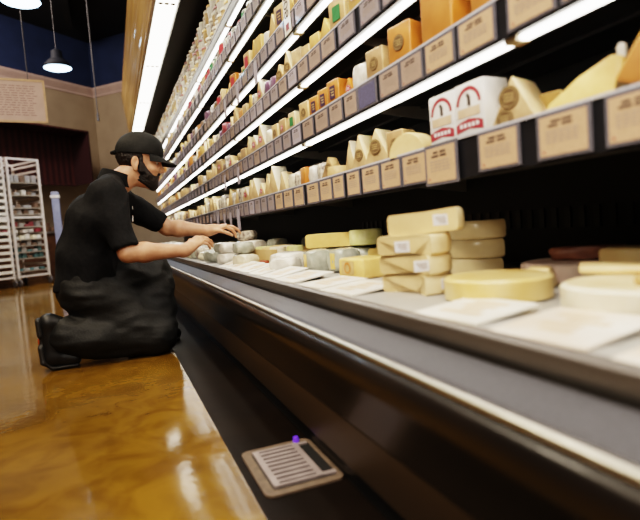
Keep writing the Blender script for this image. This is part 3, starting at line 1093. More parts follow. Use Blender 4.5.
ang = math.radians
HW = halfwheel_mesh('half_wheel', 'pale', 'paleside', .084, .044, math.radians(235))
HW2 = halfwheel_mesh('half_wheel_flat', 'pale', 'paleside', .088, .050, math.radians(200))
zz = DZ
names = ['bottom', 'second from bottom', 'third from bottom', 'topmost']
for k in range(4):
    o = deck('cut_round_cheese', HW if k != 3 else HW2, .648 + (.012 if k == 3 else -.004 * k), 1.045 - .006 * k + (-.015 if k == 3 else 0), ang(-80 + [0, 6, 12, 20][k]),
             'pale cut cheese wheel, %s of the front stack of four on the deck' % names[k], 'cheese wheel', 'front stack of cut wheels', z=zz, rx=(.02 if k < 3 else -.03), ry=.0 if k < 3 else -.05)
    st = link('price_sticker', PLW, o, (0, 0, 0), None, .72)
    a = ang([-72, -112, -138, -100][k]) - o.rotation_euler.z
    rr_ = .0855
    st.location = (rr_ * math.cos(a), rr_ * math.sin(a), .024)
    st.rotation_euler = (0, 0, a - PI)
    st.scale = (1, .72, .72)
    zz += .0452
zz = DZ
for k in range(3):
    deck('cut_round_cheese', HW2, .957, 1.19, ang(80 + 5 * k), 'tan cut cheese wheel, %s of the rear stack of three behind the front stack' % ('bottom', 'middle', 'top')[k], 'cheese wheel', 'rear stack of cut wheels', z=zz, sc=(.98, .98, 1.0))
    zz += .0515
deck('round_cheese', round_mesh('golden_wheel', 'goldpale', .105, .046, 'goldpale'), .712, .842, 0, 'low golden yellow cheese wheel in the middle of the deck right of the stacks', 'cheese wheel')
deck('round_cheese', round_mesh('white_wheel', 'ivory', .115, .046, 'white'), .765, .575, 0, 'wide white cheese wheel at the right front of the deck', 'cheese wheel')
o = deck('cheese_slice', halfwheel_mesh('tan_slice', 'tan', 'cream', .075, .014, ang(120)), .79, .56, ang(160), 'tan flat cheese slice lying on the wide white wheel', 'cheese slice', z=DZ + .0475)
o = deck('round_cheese', round_mesh('mushroom_round', 'pinkgrey', .10, .045, 'pinkgrey'), .99, .93, 0, 'low pinkish grey rinded cheese lying behind the wheels', 'cheese wheel')
deck('salami_stick', pillow_mesh('salami', 'brownrind', .055, .17, .05, 5), 1.03, .90, ang(41), 'dark reddish brown sausage stick lying on the pinkish grey cheese', 'sausage', z=DZ + .046, sc=(1, 1, .65))
deck('cheese_block', block_mesh('pale_small', 'cream', .07, .05, .03), .86, .87, .5, 'little cream cheese piece between golden wheel and pinkish grey cheese', 'cheese block', sc=(1, 1, 1.5))
deck('cheese_block', block_mesh('yellow_big', 'cream', .10, .11, .075, .01), 1.05, .80, .3, 'tall cream yellow cheese block at the back right edge of the deck', 'cheese block')
deck('cheese_slab', block_mesh('flat_a', 'ivory', .12, .16, .035, .01), .97, .68, .5, 'flat ivory cheese slab lying behind the wide white wheel', 'cheese slab')
deck('cheese_slab', block_mesh('flat_c', 'cream', .09, .16, .014, .005), .86, .66, .6, 'thin cream cheese slab overlapping the back of the wide white wheel', 'cheese slab', z=DZ + .0475)
deck('cheese_slab', block_mesh('flat_b', 'white', .11, .15, .028, .01), .90, .53, .3, 'flat white cheese slab at far right behind the white wheel', 'cheese slab')
# left of the stacks
o = deck('cheese_wedge', block_mesh('patterned_block', 'yellow', .12, .14, .062, .008), .735, 1.475, ang(8), 'yellow cheese block with orange swirl label left of the front stack', 'cheese block')
mb = one('tan')
mb.quad((-.061, .05, .012), (-.061, -.02, .012), (-.0575, -.02, .054), (-.0575, .05, .054))
mb.mat(M['orange'])
mb.lathe([(.018, .0), (.013, .0)], 18, Matrix.Translation((-.0612, .015, .032)) @ Matrix.Rotation(-PI / 2, 4, 'Y'))
mb.build('swirl_label', o)
deck('cheese_wedge', halfwheel_mesh('green_yellow', 'green', 'yellow', .10, .075, ang(150)), .93, 1.62, ang(-20), 'olive yellow rinded cheese wedge behind the orange swirl label', 'cheese wedge')
# packaged group with wedges on top
for k, (x, y, c, w) in enumerate(((.70, 1.80, 'pkggrey', .10), (.76, 1.70, 'pkggrey', .10), (.80, 1.88, 'pkggrey', .11), (.86, 1.76, 'pkggrey', .11))):
    o = deck('cheese_packet', pillow_mesh('grey_pkt%d' % k, c, w, w, .085, k), x, y, ang(15 * k), 'grey green wrapped cheese, %s of the four under the yellow green cheeses' % ('front left', 'front right', 'back left', 'back right')[k], 'cheese packet', 'wrapped cheeses under the yellow green pieces')
    mb = one('yellow')
    mb.box((-w * .515, -.012, .015), (-w * .49, .012, .07))
    mb.build('label_band', o)
deck('cheese_wedge', halfwheel_mesh('yg1', 'green', 'yellow', .092, .052, ang(190)), .765, 1.83, ang(-35), 'large yellow green cheese piece on top of the grey wrapped cheeses, left one', 'cheese wedge', z=DZ + .087)
deck('cheese_wedge', round_mesh('yg2', 'green', .062, .058, 'green'), .875, 1.74, 0, 'round yellow green cheese on top of the grey wrapped cheeses, right one', 'cheese round', z=DZ + .087)
deck('cheese_packet', pillow_mesh('white_bundle', 'pkgwhite', .14, .16, .075, 9), .665, 2.02, .2, 'big white paper wrapped bundle behind the sign cards', 'cheese packet')
deck('cheese_packet', pillow_mesh('white_bundle2', 'pkgwhite', .10, .11, .06, 4), .615, 1.93, .8, 'smaller white wrapped packet in front of the big white bundle', 'cheese packet')
# tan tray with flat cheese
tr = empty('paper_tray', (.78, 2.55, DZ), (0, 0, ang(6)))
tag(tr, 'long tan paper tray with folded sides behind the white bundle', 'tray')
mb = one('tray')
mb.box((-.10, -.22, 0), (.10, .22, .006))
mb.build('tray_base', tr)
mb = one('tray')
mb.box((-.105, -.22, 0), (-.099, .22, .075))
mb.box((.099, -.22, 0), (.105, .22, .075))
mb.box((-.10, -.225, 0), (.10, -.219, .06))
mb.box((-.10, .219, 0), (.10, .225, .06))
mb.build('tray_side', tr)
for k in range(6):
    deck('cheese_round', ROUND[['white', 'green', 'cream'][k % 3]], .735 + .09 * (k % 2), 2.41 + .12 * (k // 2), .3 * k,
         'small round cheese in the tan tray, %s %s' % (('near', 'middle', 'far')[k // 2], ('front', 'rear')[k % 2]), 'cheese round', 'rounds in the tan tray', z=DZ + .007, sc=(.8, .95, 1.7))
tom = round_mesh('tomato', 'tomato', .017, .032)
deck('tomato', tom, .635, 2.33, 0, 'small red tomato like piece at the front of the deck, left one of two', 'tomato', 'red pieces at the deck front')
deck('tomato', tom, .632, 2.28, 0, 'small red tomato like piece at the front of the deck, right one of two', 'tomato', 'red pieces at the deck front')
# clutter near the hands and beyond
rr = random.Random(44)
PK = {c: [pillow_mesh('deck_' + c + str(i), c, .10, .11, .06, i * 2.7 + 1) for i in range(2)] for c in ('pkgwhite', 'pkgcream', 'pkggrey', 'pkgmix')}
STK = [('pkggrey', .62, 2.62, 2), ('pkgcream', .60, 2.50, 1), ('pkgwhite', .74, 2.86, 2), ('pkggrey', .88, 2.90, 2), ('pkgwhite', .585, 2.83, 2), ('pkggrey', .60, 2.98, 2), ('pkgmix', .73, 3.00, 3), ('pkggrey', 1.0, 2.45, 2), ('pkggrey', 1.02, 2.70, 2), ('pkgcream', 1.0, 2.2, 2)]
for i, (c, x, y, n) in enumerate(STK):
    for k in range(n):
        deck('cheese_packet', PK[c][k % 2], x + rr.uniform(-.01, .01), y + rr.uniform(-.01, .01), rr.uniform(0, 3),
             '%s cheese packet, %s level of the %s deck pile near the hands' % (COLN[c], ('bottom', 'second', 'third')[k], ord_(i + 1)), 'cheese packet', 'piles of packets near the hands', z=DZ + .057 * k)
y = 3.15
while y < 9.0:
    for x in (.57, .70, .84, .99):
        c = rr.choice(['pkgwhite', 'pkgcream', 'pkggrey', 'pkgmix'])
        o = deck('cheese_packet', PK[c][rr.randint(0, 1)], x + rr.uniform(-.02, .02), y + rr.uniform(-.03, .03), rr.uniform(0, 3), 'small distant %s cheese packet on the deck past the kneeling man' % COLN[c], 'cheese packet', 'distant packets on the deck', sc=(1.1, 1.1, rr.uniform(.9, 1.8)))
    y += .16 if y < 5 else .28


# sign cards leaning on the deck front
def sign_card(x, y, w, d, rz, label, pm='paper', tilt=10, seed=0, z=DZ):
    r = random.Random(seed)
    o = empty('deck_sign_card', (x, y, z), (0, 0, rz))
    tag(o, label, 'sign card', 'white sign cards along the deck front')
    tilt = 2.2 + tilt * .2
    inner = Matrix.Rotation(ang(-tilt), 4, 'Y')
    mb = one(pm)
    mb.box((-d / 2, -w / 2, -.001), (d / 2, w / 2, .003), 0, mtx=Matrix.Translation((0, 0, d / 2 * math.sin(ang(tilt)) + .001)) @ inner)
    p = mb.build('card_sheet', o)
    mb = one('smear')
    T = Matrix.Translation((0, 0, d / 2 * math.sin(ang(tilt)) + .0012)) @ inner
    for k in range(4):
        a = r.uniform(-.3, -.1) * w
        b = r.uniform(.1, .32) * w
        xx = d * (.28 - .16 * k)
        mb.box((xx - .009, a, .003), (xx + .007, b, .0036), mtx=T)
    mb.build('card_print', p)
    mb = one('railtop')
    mb.box((d / 2 - .03, -w * .3, 0), (d / 2 - .02, w * .3, d * math.sin(ang(tilt)) * .80))
    mb.build('card_stand', o)
    return o


sign_card(.572, .335, .15, .16, ang(4), 'blush sign card cut off at the right picture edge, nearest on the deck front', 'paperpink', 8, 1)
sign_card(.575, .535, .155, .16, ang(7), 'pale sign card second nearest on the deck front, before the white wheel', 'paperpink', 9, 2)
sign_card(.568, .735, .155, .15, ang(8), 'white sign card on the deck front below the golden wheel', 'paper', 8, 3)
sign_card(.568, 1.19, .16, .15, ang(9), 'white sign card on the deck front left of the front cheese stack', 'paper', 11, 4)
sign_card(.572, 1.375, .15, .15, ang(5), 'white sign card with tan print below the swirl label cheese', 'paper', 9, 5)
sign_card(.562, 1.60, .16, .15, ang(9), 'white sign card on the deck front before the grey wrapped cheeses', 'paper', 22, 6)
sign_card(.558, 1.785, .15, .13, ang(6), 'white sign card tilted up on the deck front before the white bundle', 'paper', 40, 7)
for k, y in enumerate((1.97, 2.14, 2.29, 2.43)):
    sign_card(.550, y, .12, .12, ang(10), 'thin white sign card by the tan tray, %s in the row from the right' % ord_(k + 1), 'paper', 45, 8 + k)
sign_card(.545, 2.58, .10, .12, ang(14), 'thin white sign card under the near hand of the kneeling man', 'paper', 60, 30)

# ------------------------------------------------------------------ floor drain
dg = empty('floor_drain', (.326, 1.15, .0006))
tag(dg, 'square floor drain with slotted steel grate in the dark floor by the case', 'floor drain')


def rrect(x0, x1, y0, y1, r, n=5):
    pts = []
    for cx, cy, a0 in ((x1 - r, y1 - r, 0), (x0 + r, y1 - r, 90), (x0 + r, y0 + r, 180), (x1 - r, y0 + r, 270)):
        for k in range(n + 1):
            a = ang(a0 + 90 * k / n)
            pts.append((cx + r * math.cos(a), cy + r * math.sin(a)))
    return pts


mb = one('drainframe')
mb.prism(rrect(-.080, .102, -.125, .123, .022), 'z', 0, .005)
mb.build('drain_rim', dg)
mb = one('void')
mb.prism(rrect(-.058, .090, -.103, .100, .012), 'z', .004, .0055)
mb.build('drain_opening', dg)
mb = one('drain')
gx0, gx1, gy0, gy1 = -.055, .060, -.098, .095
mb.box((gx0, gy0, .005), (gx0 + .014, gy1, .011))
mb.box((gx1 - .014, gy0, .005), (gx1, gy1, .011))
ns = 9
for k in range(ns + 1):
    yy = gy0 + (gy1 - gy0) * k / ns
    t = .0055 if 0 < k < ns else .008
    mb.box((gx0 + .012, max(gy0, yy - t), .005), (gx1 - .012, min(gy1, yy + t), .0108))
mb.box((gx1 - .002, gy0, .005), (gx1 + .030, gy0 + .014, .009))
mb.box((gx1 - .002, gy1 - .012, .005), (gx1 + .026, gy1, .009))
mb.build('drain_grate', dg)
o = one('violet').lathe([(0, .014), (.006, .013), (.008, .006), (.008, 0)], 14).build('glint', None, 40, loc=(.392, 1.262, .006))
tag(o, 'tiny violet blue plug at the far corner of the floor drain', 'glint')  # small glowing bead standing in for a violet reflection by the drain

# ------------------------------------------------------------------ background: rack, sign, lamps
th = ang(38)
rk = empty('sheet_pan_rack', (-1.30, 8.55, 0), (0, 0, th))
tag(rk, 'tall aluminium rack with slatted side on casters at left', 'rack')
RW, RD, RH = .46, .66, 1.86
for (x, y) in ((0, 0), (RW, 0), (0, RD), (RW, RD)):
    one('rack').box((x - .016, y - .016, .12), (x + .016, y + .016, RH), .003, 1).build('rack_post', rk)
for z in (.13, .985, RH - .03):
    mb = one('rack')
    mb.box((0, -.012, z), (RW, .012, z + .03))
    mb.box((0, RD - .012, z), (RW, RD + .012, z + .03))
    mb.box((-.012, 0, z), (.012, RD, z + .03))
    mb.box((RW - .012, 0, z), (RW + .012, RD, z + .03))
    mb.build('rack_rail', rk)
for sx in (0, RW):
    for k in range(18):
        z = .20 + k * .092
        mb = one('rack')
        sgn = 1 if sx == 0 else -1
        mb.box((sx - .012, 0, z), (sx + .012, RD, z + .034))
        mb.box((sx, 0, z), (sx + sgn * .04, RD, z + .005))
        mb.build('tray_slide', rk)
for (x, y) in ((0, 0), (RW, 0), (0, RD), (RW, RD)):
    mb = one('pan').box((x - .02, y - .03, .085), (x + .02, y + .03, .125))
    c = mb.build('caster', rk)
    one('rubber').lathe([(0, -.014), (.048, -.014), (.052, -.008), (.052, .008), (.048, .014), (0, .014)], 18, Matrix.Translation((x, y - .02, .053)) @ Matrix.Rotation(PI / 2, 4, 'Y')).build('caster_wheel', c, 40)
rr = random.Random(9)
RI = rk.matrix_basis.copy()
RMX = Matrix.Translation((-1.30, 8.55, 0)) @ Matrix.Rotation(th, 4, 'Z')
levels = [(1.30, ['brownpack', 'greypack', 'pkgwhite']), (.57, ['greypack', 'brownpack']), (1.53, ['greypack', 'greypack', 'brownpack']), (1.16, ['greypack', 'brownpack', 'greypack']), (1.02, ['brownpack', 'greypack']), (.80, ['redpack', 'greypack', 'redpack']), (.66, ['pkgwhite', 'pkgcream']), (.50, ['tealpack', 'greypack']), (.38, ['tealpack', 'tealpack', 'brownpack']), (.22, ['tealpack', 'greypack'])]
lvn = ['second', 'seventh', 'top', 'third', 'fourth', 'fifth', 'sixth', 'eighth', 'ninth', 'bottom']
PKB = {}
for i, (z, cs) in enumerate(levels):
    kz = .20 + round((z - .20) / .092) * .092 + .006
    mb = one('pan')
    mb.box((.02, .005, 0), (RW - .02, RD - .005, .004))
    mb.box((.02, .005, 0), (RW - .02, .012, .02))
    mb.box((.02, RD - .012, 0), (RW - .02, RD - .005, .02))
    o = mb.build('sheet_pan', None)
    o.matrix_world = RMX @ Matrix.Translation((0, 0, kz))
    tag(o, 'metal sheet pan on the %s loaded level of the rack' % lvn[i], 'sheet pan', 'sheet pans in the rack')
    n = 5
    for k in range(n):
        c = cs[k % len(cs)]
        hgt = rr.choice([.05, .07, .09]) if i != 2 else .12
        key = (c, round(hgt, 2))
        if key not in PKB:
            PKB[key] = one(c).box((-.034, -.06, 0), (.034, .06, hgt), .008, 2).mesh('rack_packet', 35)
        o = link('food_packet', PKB[key], None)
        o.matrix_world = RMX @ Matrix.Translation((.065 + k * .082, .09 + rr.uniform(-.01, .03), kz + .0045)) @ Matrix.Rotation(rr.uniform(-.2, .2), 4, 'Z')
        cn = {'greypack': 'grey', 'brownpack': 'brown', 'redpack': 'red', 'pkgwhite': 'white', 'pkgcream': 'cream', 'tealpack': 'teal'}[c]
        tag(o, '%s food packet on the %s loaded level of the rack, %s from the left' % (cn, lvn[i], ord_(k + 1)), 'food packet', 'packets on the rack')

# second rack of empty white pans beside it
off = Vector((math.cos(th), math.sin(th), 0)) * (RW + .07)
rk2 = empty('sheet_pan_rack', Vector((-1.30, 8.55, 0)) - off, (0, 0, th))
tag(rk2, 'rack full of pale empty pans seen edge on, cut by the left picture edge', 'rack')
for ch in list(rk.children):
    c2 = ch.copy()
    COL.objects.link(c2)
    c2.parent = rk2
    for g in ch.children:
        g2 = g.copy()
        COL.objects.link(g2)
        g2.parent = c2
RM2 = Matrix.Translation(rk2.location) @ Matrix.Rotation(th, 4, 'Z')
mb = one('pkgwhite')
mb.box((.018, -.012, 0), (RW - .018, RD - .02, .005))
mb.box((.018, -.018, 0), (RW - .018, -.010, .040))
EP = mb.mesh('empty_pan')
for k in range(18):
    o = link('sheet_pan', EP, None)
    o.matrix_world = RM2 @ Matrix.Translation((0, 0, .2065 + k * .092))
    tag(o, 'pale empty sheet pan in the rack at the left edge, %s from the bottom' % ord_(k + 1), 'sheet pan', 'empty pans in the left rack')

# hanging sign
sg = empty('hanging_sign', (-1.10, 7.5, 2.40), (0, 0, ang(8)))
tag(sg, 'pinkish white framed text sign hanging from the ceiling at upper left', 'sign')
SW, SHh = .92, .50
mb = one('signpaper').box((-SW / 2, -.006, -SHh / 2), (SW / 2, .006, SHh / 2))
mb.build('sign_panel', sg)
mb = one('signframe')
mb.box((-SW / 2 - .015, -.014, -SHh / 2 - .02), (SW / 2 + .015, .014, -SHh / 2 + .005))
mb.box((-SW / 2 - .015, -.014, SHh / 2 - .005), (SW / 2 + .015, .014, SHh / 2 + .02))
mb.box((-SW / 2 - .02, -.014, -SHh / 2 - .02), (-SW / 2 + .005, .014, SHh / 2 + .02))
mb.box((SW / 2 - .005, -.014, -SHh / 2 - .02), (SW / 2 + .02, .014, SHh / 2 + .02))
mb.build('sign_frame', sg)
mb = one('signtext')
rr = random.Random(2)
for k in range(13):
    z = SHh / 2 - .07 - k * .030
    x = -SW * .42
    while x < SW * .36:
        w = rr.uniform(.03, .08)
        mb.box((x, -.0075, z), (min(x + w, SW * .42), -.0060, z + .009))
        x += w + .018
mb.build('sign_print', sg)
mb = one('cordgrey')
mb.tube([(.30, 0, SHh / 2 + .01), (.30, 0, 2.47)], .006, 6)
mb.tube([(-.30, 0, SHh / 2 + .01), (-.30, 0, 2.47)], .006, 6)
mb.build('hanging_wire', sg)


def pendant(x, y, z, label):
    r = empty('pendant_lamp', (x, y, z))
    r.scale = (.76, .76, .76)
    tag(r, label, 'lamp', 'blue white pendant lamps')
    mb = one('lampshade')
    mb.lathe([(.235, 0), (.24, .01), (.215, .07), (.15, .14), (.10, .18), (.09, .30), (.05, .33), (0, .33)], 32)
    mb.build('lamp_shade', r, 50)
    mb = one('lamplens')
    mb.lathe([(0, -.03), (.10, -.025), (.18, -.010), (.225, .006)], 32)
    mb.build('lamp_lens', r, 60)
    mb = one('cordgrey')
    mb.tube([(0, 0, .32), (0, 0, (4.88 - z) / .76)], .006, 6)
    mb.build('lamp_cord', r)
    L = bpy.data.lights.new('pendant_light', 'SPOT')
    L.energy = 60
    L.color = (.62, .80, 1.0)
    L.shadow_soft_size = .15
    L.spot_size = ang(130)
    lo = bpy.data.objects.new('pendant_light', L)
    COL.objects.link(lo)
    lo.parent = r
    lo.location = (0, 0, -.06)


pendant(-.473, 8.0, 2.96, 'farther blue white pendant lamp below the dark ceiling, fully in frame')
pendant(-.60, 5.75, 2.90, 'nearer blue white pendant lamp cut by the top picture edge')
# thin drop pole
dp = empty('ceiling_drop_pole', (-.03, 8.8, 2.42))
tag(dp, 'thin dark pole hanging from the ceiling beside the wooden bulkhead', 'pole')
one('cordgrey').tube([(0, 0, .12), (0, 0, 2.45)], .009, 6).build('pole_rod', dp)
one('cordgrey').lathe([(0, 0), (.02, .005), (.022, .03), (.016, .06), (.022, .09), (.012, .13), (0, .13)], 14).build('pole_fitting', dp, 50)

# maroon valance on the left wall
nrm = Vector((dl.y, -dl.x, 0))
if nrm.y > 0:
    nrm = -nrm
vb = Matrix.Translation(WC + nrm * .55 + dl * 1.12) @ Matrix.Rotation(math.atan2(dl.y, dl.x), 4, 'Z')
mb = one('valance')
n = 34
for k in range(n):
    a = k * .11
    mb.box((a, -.01 - .012 * (k % 2), 1.72), (a + .106, .03, 2.66))
mb.box((-.01, -.03, 2.6605), (n * .11, .04, 2.70))
mb.box((-.01, -.03, 1.69), (n * .11, .04, 1.73))
mb.box((-.01, -.03, 2.66), (n * .11, .50, 2.69))
mb.box((-.01, -.01, 1.70), (.02, .50, 2.69))
o = mb.build('board_valance')
o.matrix_world = vb
tag(o, 'dark maroon vertical board valance on the back left wall', 'valance')
# back counter and column
bc = empty('back_counter', (0, 0, 0))
bc.matrix_world = Matrix.Translation(WC + nrm * .60 + dl * .55) @ Matrix.Rotation(math.atan2(dl.y, dl.x), 4, 'Z')
tag(bc, 'brown wooden back counter behind the kneeling man', 'counter')
one('counter').box((0, -.25, 0.001), (2.6, .3, .78)).build('counter_body', bc)
one('pan').box((-.02, -.28, .78), (2.62, .32, .82)).build('counter_top', bc)
rr = random.Random(31)
for k in range(14):
    c = rr.choice(['redpack', 'redpack', 'greypack', 'pkgwhite', 'brownpack'])
    h_ = rr.choice([.09, .13, .17])
    o = one(c).box((-.05, -.06, 0), (.05, .06, h_), .008, 2).build('counter_box', None, 35)
    o.matrix_world = bc.matrix_basis @ Matrix.Translation((.08 + k * .15, -.1 + rr.uniform(-.05, .05), .8205)) @ Matrix.Rotation(rr.uniform(-.3, .3), 4, 'Z')
    cn = {'greypack': 'grey', 'brownpack': 'brown', 'redpack': 'red', 'pkgwhite': 'white'}[c]
    tag(o, '%s box on the back counter, %s from the right end' % (cn, ord_(k + 1)), 'box', 'boxes on the back counter')
cl = empty('wall_column', (-.86, 10.2, 0))
tag(cl, 'slim blue white lit column standing behind the back counter', 'column')
mb = one('column')
mb.box((-.06, -.06, .001), (.06, .06, 1.49), .008, 2)
mb.build('column_shaft', cl)
mb = one('boxwhite')
mb.box((-.075, -.075, 1.38), (.075, .075, 1.43), .006, 1)
mb.build('column_collar', cl)

# ------------------------------------------------------------------ the kneeling man (implicit surfaces -> meshes)


class Field:
    def __init__(self, lo, hi, h):
        self.lo = np.array(lo, np.float32)
        self.h = h
        self.n = [int(math.ceil((b - a) / h)) + 1 for a, b in zip(lo, hi)]
        self.A = np.full(self.n, 1.0, np.float32)

    def block(self, lo, hi):
        i0 = [max(0, int((lo[k] - self.lo[k]) / self.h)) for k in range(3)]
        i1 = [min(self.n[k], int((hi[k] - self.lo[k]) / self.h) + 2) for k in range(3)]
        if any(a >= b for a, b in zip(i0, i1)):
            return None
        sl = tuple(slice(a, b) for a, b in zip(i0, i1))
        g = np.meshgrid(*[self.lo[k] + self.h * np.arange(i0[k], i1[k], dtype=np.float32) for k in range(3)], indexing='ij')
        return sl, g

    def smin(self, sl, d, k):
        a = self.A[sl]
        if k <= 0:
            self.A[sl] = np.minimum(a, d)
        else:
            h = np.clip(.5 + .5 * (a - d) / k, 0, 1)
            self.A[sl] = a * (1 - h) + d * h - k * h * (1 - h)

    def cone(self, a, b, ra, rb, k=.02, ys=1.0, yc=None, cut=False):
        a = np.array(a, np.float32)
        b = np.array(b, np.float32)
        r = max(ra, rb)
        m = max(k, .01) * 1.3 + .02
        ext = np.array([r + m, (r + m) * max(ys, 1), r + m])
        bl = self.block(np.minimum(a, b) - ext, np.maximum(a, b) + ext)
        if bl is None:
            return self
        sl, (X, Y, Z) = bl
        if yc is None:
            yc = (a[1] + b[1]) / 2
        Yp = (Y - yc) / ys
        ay, by = (a[1] - yc) / ys, (b[1] - yc) / ys
        dx, dy, dz = b[0] - a[0], by - ay, b[2] - a[2]
        L = dx * dx + dy * dy + dz * dz + 1e-12
        t = np.clip(((X - a[0]) * dx + (Yp - ay) * dy + (Z - a[2]) * dz) / L, 0, 1)
        d = np.sqrt((X - a[0] - t * dx) ** 2 + (Yp - ay - t * dy) ** 2 + (Z - a[2] - t * dz) ** 2) - (ra + (rb - ra) * t)
        if cut:
            a_ = self.A[sl]
            kk = max(k, 1e-4)
            h = np.clip(.5 - .5 * (a_ + d) / kk, 0, 1)
            self.A[sl] = a_ * (1 - h) + (-d) * h + kk * h * (1 - h)
        else:
            self.smin(sl, d, k)
        return self

    def ell(self, c, r, ax=None, k=.02, cut=False):
        R_ = max(r) + max(k, .01) * 1.3 + .02
        c = np.array(c, np.float32)
        bl = self.block(c - R_, c + R_)
        if bl is None:
            return self
        sl, (X, Y, Z) = bl
        X, Y, Z = X - c[0], Y - c[1], Z - c[2]
        if ax is not None:
            P = [X * v[0] + Y * v[1] + Z * v[2] for v in ax]
        else:
            P = [X, Y, Z]
        k0 = np.sqrt(sum((p / q) ** 2 for p, q in zip(P, r)))
        k1 = np.sqrt(sum((p / (q * q)) ** 2 for p, q in zip(P, r))) + 1e-9
        d = k0 * (k0 - 1) / k1
        if cut:
            a_ = self.A[sl]
            kk = max(k, 1e-4)
            h = np.clip(.5 - .5 * (a_ + d) / kk, 0, 1)
            self.A[sl] = a_ * (1 - h) + (-d) * h + kk * h * (1 - h)
        else:
            self.smin(sl, d, k)
        return self

    def clip(self, p, n):
        """keep the side of the plane that n points away from"""
        sl, (X, Y, Z) = self.block(self.lo, self.lo + self.h * np.array(self.n))
        d = (X - p[0]) * n[0] + (Y - p[1]) * n[1] + (Z - p[2]) * n[2]
        self.A[sl] = np.maximum(self.A[sl], d)
        return self

    def mesh(self, name, m, disp=None):
        A, h = self.A, self.h
        S = A < 0
        nx, ny, nz = A.shape
        cs = np.zeros((nx - 1, ny - 1, nz - 1, 3), np.float32)
        cn = np.zeros((nx - 1, ny - 1, nz - 1), np.float32)
        quads = []
        idx = -np.ones((nx - 1, ny - 1, nz - 1), np.int32)
        crossings = []
        for ax in range(3):
            s0 = [slice(None)] * 3
            s1 = [slice(None)] * 3
            s0[ax] = slice(0, -1)
            s1[ax] = slice(1, None)
            cr = S[tuple(s0)] != S[tuple(s1)]
            I = np.argwhere(cr)
            J = I.copy()
            J[:, ax] += 1
            a = A[tuple(I.T)]
            b = A[tuple(J.T)]
            t = a / (a - b)
            P = I.astype(np.float32)
            P[:, ax] += t
            u, v = [(1, 2), (2, 0), (0, 1)][ax]
            for du in (0, -1):
                for dv in (0, -1):
                    C = I.copy()
                    C[:, u] += du
                    C[:, v] += dv
                    ok = np.all((C >= 0) & (C < np.array([nx - 1, ny - 1, nz - 1])), axis=1)
                    np.add.at(cs, tuple(C[ok].T), P[ok])
                    np.add.at(cn, tuple(C[ok].T), 1)
            crossings.append((ax, u, v, I, a < 0))
        act = np.argwhere(cn > 0)
        idx[tuple(act.T)] = np.arange(len(act))
        V = cs[tuple(act.T)] / cn[tuple(act.T)][:, None] * h + self.lo
        for ax, u, v, I, neg in crossings:
            q = []
            ok = np.ones(len(I), bool)
            for du, dv in ((0, 0), (-1, 0), (-1, -1), (0, -1)):
                C = I.copy()
                C[:, u] += du
                C[:, v] += dv
                ok &= np.all((C >= 0) & (C < np.array([nx - 1, ny - 1, nz - 1])), axis=1)
                q.append(C)
            ids = [idx[tuple(np.clip(C, 0, np.array([nx - 2, ny - 2, nz - 2])).T)] for C in q]
            Q = np.stack(ids, 1)
            Q[~neg] = Q[~neg][:, ::-1]
            quads.append(Q[ok])
        Q = np.concatenate(quads)
        me = bpy.data.meshes.new(name)
        me.vertices.add(len(V))
        me.vertices.foreach_set('co', V.astype(np.float32).ravel())
        me.loops.add(Q.size)
        me.loops.foreach_set('vertex_index', Q.astype(np.int32).ravel())
        me.polygons.add(len(Q))
        me.polygons.foreach_set('loop_start', np.arange(0, Q.size, 4, dtype=np.int32))
        me.update(calc_edges=True)
        me.validate()
        if disp:
            nn = [v.normal.copy() for v in me.vertices]
            for v, n_ in zip(me.vertices, nn):
                v.co += n_ * disp(v.co)
        me.polygons.foreach_set('use_smooth', [True] * len(me.polygons))
        me.materials.append(M[m])
        me.update()
        return me


MC = (0, 2.75, 0)
man = empty('person', (0.0, 2.75, 0))
tag(man, 'man kneeling in black cap, polo and trousers reaching into the cheese case', 'person')
MI = Matrix.Translation((0, -2.75, 0))


def mpart(name, me, parent=man):
    me.transform(MI)
    return link(name, me, parent)


pit = ang(10)
HE = Vector((.137, 2.75, .924))
HF = Vector((math.cos(pit), 0, -math.sin(pit)))
HS = Vector((0, 1, 0))
HU = Vector((math.sin(pit), 0, math.cos(pit)))
HAX = (HF, HS, HU)


def hp(f, s, u):
    return tuple(HE + HF * f + HS * s + HU * u)


NB = (.045, 2.75, .835)        # neck base


